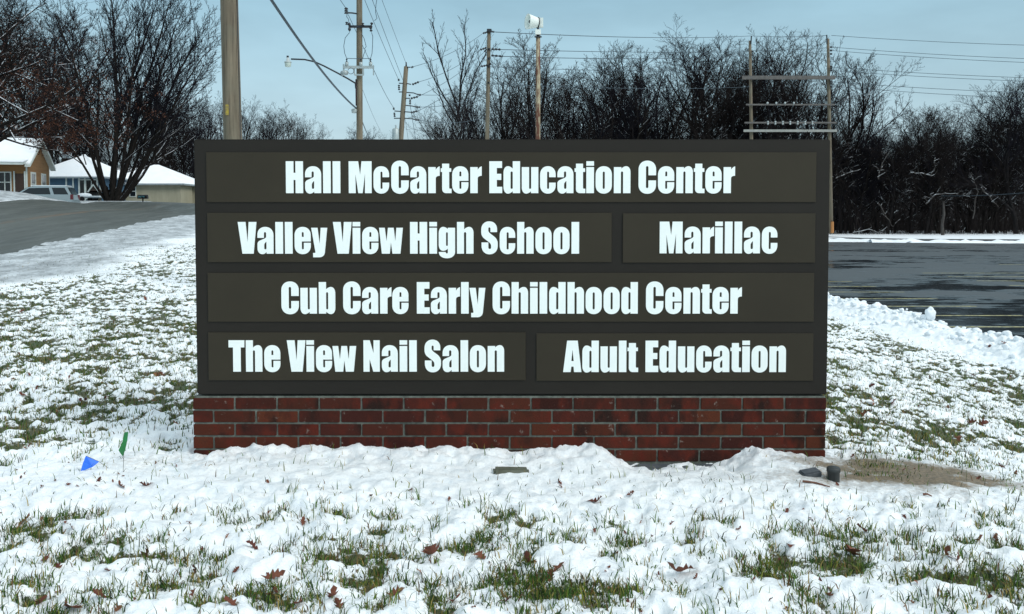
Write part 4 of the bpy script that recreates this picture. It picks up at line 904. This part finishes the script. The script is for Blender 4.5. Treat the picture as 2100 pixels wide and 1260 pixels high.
part(e2, MB().tube([q2(731,172,-.1), q2(727,170,-.1), q2(713,161.5,-.1), q2(690,149,-.1), q2(665,136,-.1), q2(645,127,-.1), q2(625,122.5,-.1), q2(597,121.5,-.1)], .035, 8), 'lamp_arm', m_dark, True)
part(e2, MB().obox(q2(728.5,170,-.1), q2(729.5,182,-.1), .05, .05), 'lamp_bracket', m_dark)
lh = part(e2, MB().lathe(q2(590.5,128,-.1), (0,0,1), [(-.02,.0),(-.02,.16),(.02,.15),(.06,.08),(.20,.055),(.22,0)], 14), 'lamp_head', m_porc, True)
ob = MB().lathe(q2(590.5,128,-.1), (0,0,1), [(-.02,.14),(-.18,.125),(-.20,.11),(-.20,0)], 14).build('lens', simple('lamp_lens', (.5,.58,.52), rough=.3), lh, e2.location, True)
ob = MB().lathe(q2(590,118.5,-.1), (0,0,1), [(0,0),(0,.05),(.08,.05),(.09,0)], 10).build('photocell', m_dark, lh, e2.location, True)
# third pole, leaning, D 46
D3 = 46; q3 = lambda px, py, dz=0: P(px, py, D3+dz)
e3, b3, t3 = pole('utility_pole', 'leaning wooden pole with many side brackets and a grey transformer', (833,137), (822,285), D3, .115, .165, 0)
mb = MB(); mb.lathe(t3, (0,0,1), [(-.02,0),(0,.05),(.15,.03),(.22,.04),(.24,0)], 8); part(e3, mb, 'insulator', m_dark, True)
for pts in ([(835,138),(842,138.5)], [(834,171.5),(843,173.5)], [(834,190),(848,191),(856,194)], [(832,202),(841,202)], [(832,216.5),(846,218),(853,220)], [(829,229.5),(842,230.5)], [(830,243),(845,244),(852,246)], [(826,171.5),(818,171)], [(825,189),(818,189)], [(822,229),(809,228)], [(821,243),(808,243)]):
    part(e3, MB().tube([q3(*p_, -.1) for p_ in pts], .03, 6), 'bracket', m_dark)
for a, b_ in (((843,139),(848,137)), ((845,174),(860,168)), ((856,194.5),(864,195)), ((842,202.5),(858,198.5)), ((852,219.5),(862,220.5)), ((842,231.5),(857,228)), ((851,246),(860,246.5)), ((817.5,162),(818,167)), ((818,174),(818.5,186)), ((807,221),(808,226)), ((808.5,231),(809.5,241)), ((841,204),(841,215)), ((840,194),(840,198))):
    mb = MB(); insul(mb, q3(*a,-.1), q3(*b_,-.1), .06, 3); part(e3, mb, 'insulator', m_dark, True)
tf = MB(); tf.lathe(q3(811.5,286,-.25), (0,0,1), [(-.1,0),(-.1,.17),(.05,.18),(.50,.18),(.56,.13),(.58,0)], 16); part(e3, tf, 'transformer', m_steel, True)
mb = MB(); insul(mb, q3(812,264,-.25), q3(811.5,256,-.25), .05, 2); part(e3, mb, 'bushing', m_steel, True)
# fourth pole D 60
D4 = 60; q4 = lambda px, py, dz=0: P(px, py, D4+dz)
e4, b4, t4 = pole('utility_pole', 'slim wooden pole before the wood, left of the siren', (1003,60), (999,285), D4, .12, .165, 0)
mb = MB(); mb.obox(q4(998.5,63,-.1), q4(1008,63,-.1), .25, .18); part(e4, mb, 'pole_cap', m_dark)
for a, b_ in (((1000,66),(990,69)), ((1007,65),(1014,66)), ((998,98),(984,103)), ((998,101),(993,107)), ((1008,101),(1028,102)), ((1007,114),(1030,116)), ((1008,131),(1003,132)), ((1000,134),(986,137)), ((1003,99),(1003,104)), ((1002,118),(1002,123)), ((1002,134),(1002,139)), ((1002,168),(1002,172))):
    mb = MB(); insul(mb, q4(*a,-.15), q4(*b_,-.15), .08, 3); part(e4, mb, 'insulator', m_dark, True)
# siren pole D 58
D5 = 58; q5 = lambda px, py, dz=0: P(px, py, D5+dz)
a = q5(1103.5,76); zb5 = float(zbase(a.x, a.y)); sp_ = empty('siren_pole', (a.x, a.y, zb5), 'tall rusty steel pole holding a white warning siren', 'siren')
part(sp_, MB().tube([(a.x,a.y,zb5-.1), (a.x,a.y,a.z-3), (a.x,a.y,a.z)], [.165,.15,.14], 14), 'pole', m_rust, True)
part(sp_, MB().lathe(a, (0,0,1), [(-.05,.15),(-.02,.25),(.02,.25),(.03,.12),(.12,.1),(.12,0)], 14), 'flange', m_dark, True)
c = q5(1103.5,67); part(sp_, MB().box(c.x-.18,c.x+.18,c.y-.18,c.y+.18,c.z-.16,c.z+.17), 'control_box', m_white)
part(sp_, MB().tube([q5(1103.5,62.5), q5(1103.5,57)], .07, 8), 'swivel', m_dark)
c = q5(1103,47); ad = Vector((-.93,-.37,.03)).normalized()
hn = part(sp_, MB().lathe(c, ad, [(.03,.0),(.03,.33),(.1,.34),(.72,.50),(.74,.515),(.72,.48),(.35,.36),(.1,.25)], 28), 'horn', m_white, True)
MB().lathe(c, ad, [(.1,.0),(.12,.20),(.5,.23),(.62,.22),(.60,.1),(.3,.06)], 20).build('inner_horn', m_white, hn, sp_.location, True)
MB().lathe(c, ad, [(.61,.0),(.615,.10)], 14).build('horn_throat', m_dark, hn, sp_.location, True)
MB().lathe(c, ad, [(.0,.0),(.0,.36),(.05,.36),(.05,.33)], 24).build('horn_collar', m_dark, hn, sp_.location)
mb = MB(); c2 = c+Vector((.21,.1,.02)); mb.box(c2.x-.14,c2.x+.14,c2.y-.2,c2.y+.2,c2.z-.29,c2.z+.29); part(sp_, mb, 'motor_housing', m_white)
# H-frame D 112
D6 = 112; q6 = lambda px, py, dz=0: P(px, py, D6+dz)
bb = q6(1703.5,478); hf = empty('transmission_frame', (q6(1620,478).x, D6, bb.z), 'tall two-legged timber frame with crossbeams carrying wires', 'pylon')
for a, b_, c_ in (((1538,84),(1541,290),(1544,486)), ((1698,80),(1701.5,290),(1704.5,480))):
    part(hf, MB().tube([q6(*a), q6(*b_), q6(*c_)], [.17,.22,.26], 10), 'leg', m_wood, True)
m_beam = simple('grey_beam', (.10,.095,.09), (.15,.14,.13), 3, .8); m_beam2 = simple('pale_beam', (.28,.29,.27), (.36,.36,.33), 3, .8)
for (x0, x1, yy, h_, mm) in ((1522,1713,159.5,.46,m_beam), (1530,1712,215,.18,m_beam), (1527,1715,252,.2,m_beam), (1525,1716,268.5,.3,m_beam2)): part(hf, MB().obox(q6(x0,yy,-.4), q6(x1,yy,-.4), .2, h_), 'crossbeam', mm)
part(hf, MB().tube([q6(1541,74,-.2), q6(1540,90,-.2)], .08, 6), 'peak_bracket', m_dark); part(hf, MB().tube([q6(1695.5,72,-.2), q6(1696,90,-.2)], .08, 6), 'peak_bracket', m_dark)
part(hf, MB().tube([q6(1709,478)+Vector((-.25,-.3,0)), q6(1709,455)+Vector((-.25,-.3,0))], .2, 8), 'marker_sleeve', simple('orange_sleeve', (.40,.17,.05), rough=.7))
for px, ys_ in ((1541,(106,113)), (1702,(97,104,111,137,141,145,168,172,178))):
    for yy in ys_: mb = MB(); insul(mb, q6(px,yy,-.4), q6(px+5,yy,-.4), .14, 2); part(hf, mb, 'insulator', m_dark, True)
for i in range(7): mb = MB(); insul(mb, q6(1575+15.2*i,248,-.5), q6(1575+15.2*i,257,-.5), .12, 2); part(hf, mb, 'insulator', m_porc, True)
for i in range(4): mb = MB(); insul(mb, q6(1574+18*i,209,-.5), q6(1574+18*i,215,-.5), .13, 1); part(hf, mb, 'insulator', m_porc, True)

def wire(a, b_, sag, r, label, group, n=14, name='power_line'):
    a = Vector(a); b_ = Vector(b_); pts = [a.lerp(b_, i/n)-Vector((0,0,sag*4*(i/n)*(1-i/n))) for i in range(n+1)]
    o_ = MB().tube(pts, r, 5, False).build(name, m_wire, None, pts[0]); o_.location = pts[0]; tag(o_, label, 'wire', group); return o_
tp = lambda z: b1+(t1-b1)*((z-b1.z)/(t1.z-b1.z))
wire(tp(6.9), q2(730,222), .32, .038, 'thick black cable running down to the tall switchgear pole', None, 18)
gA = 'wires from the near pole to the leaning pole'
wire(tp(12.6), q3(817,163), .25, .011, 'left one of three thin wires running down to the leaning pole', None)
wire(tp(13.8), q3(826,164), .25, .011, 'middle one of three thin wires running down to the leaning pole', None)
wire(tp(14.4), q3(833,131), .25, .009, 'right one of three thin wires, ending on the leaning pole top', None)
wire(tp(9.5), q2(710,18), .2, .013, 'wire ending on the top left bracket of the switchgear pole', None)
wire(q2(714,30,.2), q2(766,142,.5), 0, .011, 'wire crossing behind the switchgear pole down to its rack', None)
wire(q2(766,142), q3(807,221), .1, .012, 'wire from the switchgear rack to the leaning pole', None)
wire(q2(744,185), P(780,268,60), .1, .008, 'very thin wire falling from the switchgear pole to the right', None)
wire(q2(743,250), P(764,292,50), .1, .022, 'short thick cable low on the right of the switchgear pole', None)
wire(q3(841,215), q3(853,290), 0, .012, 'wire dropping beside the leaning pole on its right', None)
wire(q3(829,232), q3(838,292), 0, .008, 'thin wire dropping close to the leaning pole', None)
for (a, b_, l) in (((848,137),(990,69),'top'), ((860,168),(984,103),'second'), ((858,198),(993,107),'third'), ((857,228),(986,137),'fourth'), ((864,195),(998,172),'fifth'), ((862,220),(999,190),'sixth'), ((860,247),(998,240),'lowest')):
    wire(q3(*a), q4(*b_), .25, .013, l+' of the wires between the leaning pole and the slim pole', None)
wire(q4(1003,66), q4(960,150,6), 0, .014, 'steep stay wire left of the slim pole head', None)
wire(q4(1000,104), q4(945,230,6), 0, .012, 'long stay wire falling left from the slim pole', None)
wire(q4(1014,66), q6(1541,74), .3, .026, 'highest wire from the slim pole to the timber frame', None)
wire(q4(1028,102), q6(1541,106), .15, .024, 'upper of two close wires from the slim pole to the frame', None)
wire(q4(1030,116), q6(1541,113), .3, .026, 'lower of two close wires from the slim pole to the frame', None)
wire(q4(1003,137), q6(1541,141), .3, .02, 'third wire down from the slim pole to the frame', None); wire(q4(1003,172), q6(1541,178), .3, .02, 'fourth wire down from the slim pole to the frame', None)
wire(q6(1541,74), q6(1696,73), .15, .028, 'top wire between the two legs of the timber frame', None)
wire(q6(1541,104), q6(1700,98), .1, .023, 'second wire between the two legs of the timber frame', None)
for (y0_, y1_, l) in ((73,94,'topmost'), (97,122,'second'), (104,130,'third'), (138,161,'fourth'), (145,168,'fifth'), (168,192,'sixth'), (177,204,'lowest')):
    wire(q6(1705,y0_), q6(2140,y1_,-8), .15, .028, l+' of the wires leading right from the timber frame', None)
wire(P(1930,402,119), P(2140,392,112), .2, .025, 'thin low wire in front of the dark wood at right', None)

# fallen pale limbs lying in the right wood
m_limb = bark('snowy_limb', (.035,.03,.028), (.09,.085,.08), .8)
for j, (pts, l) in enumerate((([(1714,365),(1735,357),(1765,347)], 'snowy limb in the wood close to the sign edge'), ([(1868,354),(1890,356),(1911,362),(1917,340),(1918,322)], 'forked white limb hanging in the wood centre'), ([(1800,368),(1806,345),(1825,310)], 'pale leaning limb high in the dark wood'), ([(1802,416),(1815,440),(1832,466)], 'pale limb leaning low at the wood edge'), ([(1900,420),(1915,400),(1938,396),(1965,398)], 'arched snowy limb in the wood'), ([(1750,478),(1780,472),(1815,479)], 'snowy limb lying at the foot of the wood'), ([(1995,448),(2004,395),(1998,370)], 'thin pale trunk standing in the right wood'), ([(2012,385),(2030,405),(2048,425)], 'short pale limb leaning in the right wood'))):
    rg = random.Random(300+j); raw = [P(*q, 118) for q in pts]; pp = []
    for a_, b_ in zip(raw[:-1], raw[1:]):
        for i in range(4): pp.append(a_.lerp(b_, i/4)+Vector((rg.uniform(-.1,.1), rg.uniform(-.1,.1), rg.uniform(-.1,.1))))
    pp.append(raw[-1]); mb = MB().tube(pp, [.085-.055*i/len(pp) for i in range(len(pp))], 6)
    for i in range(5):
        c_ = rg.choice(pp); mb.tube([c_, c_+Vector((rg.uniform(-.5,.5), rg.uniform(-.3,.3), rg.uniform(.1,.5))), c_+Vector((rg.uniform(-1,1), rg.uniform(-.3,.3), rg.uniform(.4,1.1)))], [.035,.025,.015], 5)
    o = mb.build('fallen_limb', m_limb, None, pp[0]); o.location = pp[0]; tag(o, l, 'branch')
q = P(1934, 446, 117); tk = empty('snag', (q.x, 117, -1.3), 'broken pale stump with snow standing at the wood edge', 'tree stump')
part(tk, MB().tube([(q.x,117,-1.4), (q.x-.1,117,.2), (q.x+.12,117,1.6), (q.x+.02,117,2.9), (q.x+.1,117,3.3)], [.24,.2,.17,.12,.04], 8), 'trunk', m_limb)

# ------------------------------------------------------------------ small things near the sign
m_wirek = simple('flag_wire', (.12,.12,.11), rough=.5, metal=.5)
m_gf = simple('green_flag', (.01,.16,.035), (.015,.20,.05), 30, .5); m_bf = simple('blue_flag', (.02,.14,.72), (.03,.18,.80), 30, .5)
g = on_ground(252, 969); fl = empty('marking_flag', g, 'green marking flag drooping on an upright wire in the snow', 'marking flag', 'utility marking flags'); Dg = g.y
MB().tube([g-Vector((0,0,.03)), P(254,930,Dg), P(262,886,Dg)], .0013, 6).build('stake', m_wirek, fl, g)
pts = [(263,886),(255,887),(251,906),(243,924),(252,937),(257,922),(261,904)]; V = [P(x_, y_, Dg-.004+(.012*math.sin(i*2))) for i, (x_, y_) in enumerate(pts)]
n = len(V); MB().add(V+[v+Vector((0,.0008,0)) for v in V], [tuple(range(n)), tuple(range(2*n-1,n-1,-1))]+[(i,(i+1)%n,n+(i+1)%n,n+i) for i in range(n)]).build('flag', m_gf, fl, g)
g = on_ground(232, 960); fl = empty('marking_flag', g, 'blue marking flag leaning over with its tip in the snow', 'marking flag', 'utility marking flags'); Dg = g.y
MB().tube([g-Vector((0,0,.02)), P(203,947,Dg-.02), P(176,935,Dg-.03)], .0013, 6).build('stake', m_wirek, fl, g)
V = [P(176,935,Dg-.03), P(204,947,Dg-.02), P(190,958,Dg-.05), P(165,968,Dg-.06), P(170,950,Dg-.045)]; n = 5
MB().add(V+[v+Vector((0,.0008,.0)) for v in V], [tuple(range(n)), tuple(range(2*n-1,n-1,-1))]+[(i,(i+1)%n,n+(i+1)%n,n+i) for i in range(n)]).build('flag', m_bf, fl, g)
m_cap = simple('dark_plastic', (.018,.022,.022), (.035,.04,.04), 30, .6)
g = on_ground(1709, 985); cp_ = empty('pipe_stub', g, 'short dark capped pipe standing by the right end of the brick base', 'pipe')
MB().lathe(g-Vector((0,0,.06)), (0,0,1), [(0,.033),(.105,.033),(.108,.037),(.125,.037),(.132,.031),(.133,0)], 18).build('cap', m_cap, cp_, g, True)
g = on_ground(1664, 975); o = link('stone_block', bevel_box('stone_block', m_foot, -.06,.05,-.03,.04,-.05,.028,.008)); o.location = g; o.rotation_euler = (R(5),R(-7),R(10)); tag(o, 'dark stone half buried in snow left of the capped pipe', 'stone')
g = on_ground(1048, 966); o = link('light_fixture', bevel_box('light_fixture', simple('olive_fixture', (.07,.075,.05), (.12,.125,.09), 20, .6), -.10,.10,-.03,.05,-.05,.032,.012)); o.location = g-Vector((0,0,.014)); o.rotation_euler = (R(-10),R(2),R(4)); tag(o, 'flat grey-green fixture poking out of the snow before the sign centre', 'ground fixture')
m_stick = simple('stick_bark', (.10,.04,.025), (.16,.07,.04), 30, .8)
for a, b_, l in (((1646,990),(1702,1002),'thin reddish stick lying in the snow by the capped pipe'), ((1893,1017),(1911,1021),'short brown stick on the muddy patch')):
    pa = on_ground(*a)+Vector((0,0,.008)); pb = on_ground(*b_)+Vector((0,0,.008)); o = MB().tube([pa, pa.lerp(pb,.5)+Vector((0,0,.006)), pb], [.006,.005,.003], 6).build('stick', m_stick, None, pa); o.location = pa; tag(o, l, 'stick')

# oak leaves
m_leaf, t, b = mat_new('fallen_leaf', (.12,.04,.02), .75, spec=.3); oi = N(t, 'ShaderNodeObjectInfo')
lr = N(t, 'ShaderNodeValToRGB'); t.links.new(oi.outputs['Random'], lr.inputs[0]); E = lr.color_ramp.elements; E[0].color = (.07,.016,.013,1); E[1].color = (.38,.17,.085,1)
for p_, c_ in ((.2,(.13,.035,.022)), (.5,(.21,.075,.042)), (.75,(.17,.05,.03))): q = E.new(p_); q.color = (*c_,1)
t.links.new(mixc(t, mrange(t, noise(t, 60, 4, .6), .4, .7), lr.outputs[0], (.05,.02,.012)), b.inputs['Base Color'])
def leaf_mesh(seed):
    r_ = random.Random(seed); half = [(0,-.5,.012),(.02,-.3,.03)]
    lob = [(-.28,.07),(-.2,.16),(-.12,.08),(-.02,.24),(.08,.09),(.2,.22),(.27,.08),(.38,.12),(.5,.0)]
    left = [(-w_*1.3*r_.uniform(.8,1.2), y_+(.05 if w_ > .12 else 0)) for y_, w_ in lob[:-1]]; right = [(w_*1.3*r_.uniform(.8,1.2), y_+(.05 if w_ > .12 else 0)) for y_, w_ in lob[:-1]]
    cen = [(0, y_) for y_, w_ in lob]; V_ = []; cx, cy = r_.uniform(.6,2.6), r_.uniform(-1.8,1.8)
    def z_(x_, y_): return cx*x_*x_+cy*y_*y_*.5+.06*math.sin(9*y_+seed)
    n_ = len(left); pts = [(0,-.52)]+left+[(0,.52)]+right+cen[:-1]
    V_ = [(x_, y_, z_(x_, y_)) for x_, y_ in pts]; li = [1+i for i in range(n_)]; ti = n_+1; ri = [n_+2+i for i in range(n_)]; ci = [2*n_+2+i for i in range(n_)]
    F_ = [(0, ci[0], li[0]), (0, ri[0], ci[0])]
    for i in range(n_-1): F_ += [(li[i], ci[i], ci[i+1], li[i+1]), (ci[i], ri[i], ri[i+1], ci[i+1])]
    F_ += [(li[-1], ci[-1], ti), (ci[-1], ri[-1], ti)]
    me = bpy.data.meshes.new('oak_leaf'); me.from_pydata(V_, [], F_); me.materials.append(m_leaf)
    for p_ in me.polygons: p_.use_smooth = False
    return me
leaves = [leaf_mesh(i) for i in range(7)]
LV = [(45,1080,36),(147,1085,22),(95,1150,26),(120,1166,20),(300,1145,34),(400,1180,26),(395,1222,26),(475,1242,32),(145,1253,46),(240,1255,24),(85,1240,34),(520,1123,26),(560,1187,36),(555,1222,22),(205,1225,32),(620,1075,20),(843,1006,16),(921,1025,12),(885,1140,56),(861,1178,22),(775,1182,16),(810,1222,30),(682,1228,36),(612,1242,34),(695,1248,28),(987,1143,30),(1085,1160,34),(1145,1165,32),(1128,1188,24),(935,1234,30),(972,1247,16),(1035,1236,22),(1220,1032,26),(1292,1016,18),(1480,1030,16),(1220,1090,14),(1313,1073,12),(1265,1137,14),(1402,1178,50),(1480,1211,18),(1252,1213,16),(1545,1190,14),(1667,1068,16),(1738,1066,16),(1770,1092,30),(1746,1136,44),(1620,1120,24),(1965,1150,24),(1702,1224,24),(1940,1142,34),(2010,1110,26),(2040,1115,22),(1612,1250,16),(248,1000,20),(302,998,22),(550,990,12),(1148,992,14),(1150,1000,12),(1790,833,22),(1770,856,30),(1830,828,22),(2012,872,22),(1965,905,20),(1990,870,20),(360,870,14),(330,775,22),(165,822,14),(215,820,12),(60,770,14),(322,772,16),(105,742,12),(37,680,9),(152,670,9),(92,700,12),(140,995,12),(160,998,12),(1020,1082,14),(760,1018,14),(1855,1060,14),(1600,1150,12)]
for i in range(70):
    LV.append((rnd.choice((rnd.uniform(0,390), rnd.uniform(1705,2100))), rnd.uniform(560 if rnd.random() < .4 else 700, 1000), rnd.uniform(7,16)))
for i in range(55): LV.append((rnd.uniform(0,2100), rnd.uniform(1040,1255), rnd.uniform(7,18)))
for (px, py, s_) in LV:
    if px > 1700 and py < 700: continue
    g = on_ground(px, py)
    if g.y > 22: continue
    L = s_*g.y/F*(1.4 if s_ > 19 else 1.15); o = link('oak_leaf', rnd.choice(leaves)); o.scale = (L, L, L); o.location = g+Vector((0,0,L*.10))
    o.rotation_euler = (rnd.uniform(.05,.85) if rnd.random() < .8 else 1.2, rnd.uniform(-.6,.6), rnd.uniform(0,6.28))
    if s_ >= 30 and py > 1030: bigs = sorted(p_[0] for p_ in LV if p_[2] >= 30 and p_[1] > 1030); tag(o, 'large curled oak leaf on foreground snow, number %d from the left' % (1+bigs.index(px)), 'leaf', 'large oak leaves in the foreground')
    elif py > 1030: tag(o, 'small dry oak leaf on the foreground snow', 'leaf', 'small oak leaves in the foreground')
    elif px < 400: tag(o, 'small dry leaf on the snowy lawn left of the sign', 'leaf', 'leaves on the lawn left of the sign')
    elif px > 1690: tag(o, 'small dry leaf on the snowy lawn right of the sign', 'leaf', 'leaves on the lawn right of the sign')
    else: tag(o, 'small dry leaf on the trodden snow in front of the sign', 'leaf', 'leaves just before the sign')

# ------------------------------------------------------------------ grass
m_grass, t, b = mat_new('grass_blade', (.05,.08,.02), .6, spec=.3)
ca = N(t, 'ShaderNodeAttribute', attribute_name='tint'); t.links.new(ca.outputs['Color'], b.inputs['Base Color'])
def blades(name, label, X, Y, L, Wd, lean, seed, dark=1.0):
    rs_ = np.random.RandomState(seed); n = len(X); Z = zbase(X, Y)+zsnow(X, Y)[0]-.006
    a = rs_.uniform(0, 2*np.pi, n); d = np.stack([np.cos(a), np.sin(a), np.zeros(n)], 1); fa = rs_.uniform(0, np.pi, n); w = np.stack([np.cos(fa), np.sin(fa)*.5, np.zeros(n)], 1)
    B = np.stack([X, Y, Z], 1); up = np.array([[0,0,1.]]); ln = lean[:,None]; L_ = L[:,None]
    m1 = B+up*L_*.5*np.cos(ln*.5)+d*L_*.5*np.sin(ln*.5); tp_ = m1+up*L_*.5*np.cos(ln*1.3)+d*L_*.5*np.sin(ln*1.3)
    W2 = w*Wd[:,None]*.5; V_ = np.stack([B-W2, B+W2, m1+W2*.85, m1-W2*.85, tp_], 1).reshape(-1, 3)
    i0 = np.arange(n)[:,None]*5; tri = np.concatenate([i0+np.array([[0,1,2]]), i0+np.array([[0,2,3]]), i0+np.array([[3,2,4]])], 1).reshape(-1, 3)
    me = fast_mesh(name, V_, tri, m_grass)
    pal = np.array([(.024,.072,.007),(.065,.135,.012),(.14,.16,.02),(.27,.20,.06),(.010,.026,.004),(.12,.06,.022)]); pr = [.26,.22,.16,.12,.16,.08]
    Cc = pal[rs_.choice(6, n, p=pr)]*rs_.uniform(.7, 1.3, (n,1))*dark
    ca_ = me.color_attributes.new('tint', 'FLOAT_COLOR', 'POINT'); ca_.data.foreach_set('color', np.repeat(np.c_[Cc, np.ones(n)], 5, 0).astype(np.float32).ravel())
    o = link(name, me); tag(o, label, 'grass', kind='stuff')
def under_sign(X, Y): return (np.abs(X) < 2.0) & (Y > SY-.02) & (Y < SY+SD+.05)
rs = np.random.RandomState(2)
def scatter(n, y0, y1, pw=1.0):
    Y = y0+(y1-y0)*rs.rand(n)**pw; X = (rs.rand(n)*2-1)*.64*(Y+.4); return X, Y
# loose blades and tufts, near
X, Y = scatter(38000, 2.75, 5.4); _, c, mu, _ = zsnow(X, Y); nsg = (Y > 4.55)
keep = rs.rand(len(X)) < np.where(nsg, .06+.5*sstep(.5,.1,c), .08+.92*sstep(.75,.3,c)); keep &= ~under_sign(X, Y); X, Y = X[keep], Y[keep]
TX, TY, TL = [X], [Y], [rs.uniform(.022,.07,len(X))]
X, Y = scatter(6000, 2.75, 5.3); _, c, mu, _ = zsnow(X, Y); k_ = (c < .36+.3*rs.rand(len(X))) & ~under_sign(X, Y); X, Y = X[k_], Y[k_]
big_t = [(1130,1215,.16,150,.11),(650,1100,.09,50,.08),(170,1110,.09,60,.08),(215,1215,.10,70,.09),(1345,1190,.05,22,.09),(1655,1100,.1,50,.07),(1630,1205,.06,40,.10),(1750,1130,.08,40,.08),(1880,1190,.10,60,.08),(2070,1210,.10,70,.09),(1890,1230,.07,40,.09),(1440,1140,.06,26,.07),(850,1100,.07,30,.06),(990,1200,.06,26,.10),(30,1240,.08,60,.09),(1210,1240,.06,50,.09),(1100,1240,.14,110,.09),(1480,1240,.1,40,.07),(450,1155,.07,30,.08),(600,1230,.1,40,.07),(1460,985,.03,14,.03),(1930,1040,.04,16,.06),(300,1170,.08,50,.08),(1795,955,.13,120,.06),(1830,975,.12,60,.05),(1880,940,.12,60,.05),(1760,940,.10,60,.05),(1960,960,.12,40,.05),(1770,975,.07,50,.05),(1745,925,.10,60,.05),(2060,985,.05,20,.06),(60,1150,.12,60,.08),(560,1235,.12,60,.08),(745,1120,.08,40,.07),(1290,1120,.08,40,.07),(1560,1180,.08,40,.07),(1990,1150,.1,50,.08)]
for (px, py, rad, n, l_) in big_t:
    g = on_ground(px, py); TX.append(g.x+rs.normal(0, rad*.6, n)); TY.append(g.y+rs.normal(0, rad*.35, n)); TL.append(rs.uniform(.4, 1, n)*l_)
for x, y in zip(X, Y):
    n = rs.randint(4, 14); r = rs.uniform(.008,.035); TX.append(x+rs.normal(0, r, n)); TY.append(y+rs.normal(0, r, n)); TL.append(rs.uniform(.03,.085,n))
X = np.concatenate(TX); Y = np.concatenate(TY); L = np.concatenate(TL); n = len(X)
blades('grass', 'green and straw grass blades piercing the foreground snow', X, Y, L, rs.uniform(.003,.006,n), np.abs(rs.normal(.75,.5,n)), 1)
X, Y = scatter(120000, 5.3, 12.5, .9); _, c, mu, _ = zsnow(X, Y); keep = (rs.rand(len(X)) < .12+.88*sstep(.85,.3,c)) & ~under_sign(X, Y); X, Y = X[keep], Y[keep]; n = len(X)
blades('grass', 'dense short grass showing through the snow beside the sign', X, Y, rs.uniform(.02,.065,n), rs.uniform(.004,.008,n), np.abs(rs.normal(.55,.35,n)), 2)
X, Y = scatter(120000, 12.5, 32, .9); _, c, mu, ed = zsnow(X, Y); keep = (rs.rand(len(X)) < .03+.97*sstep(.7,.3,c)) & (X > near_edge(Y)+.6) & (X < bank_x(Y)-1.0); X, Y = X[keep], Y[keep]; n = len(X)
blades('grass', 'distant short grass showing through the snow on the lawn', X, Y, rs.uniform(.025,.06,n), rs.uniform(.009,.014,n), np.abs(rs.normal(.55,.35,n)), 3)
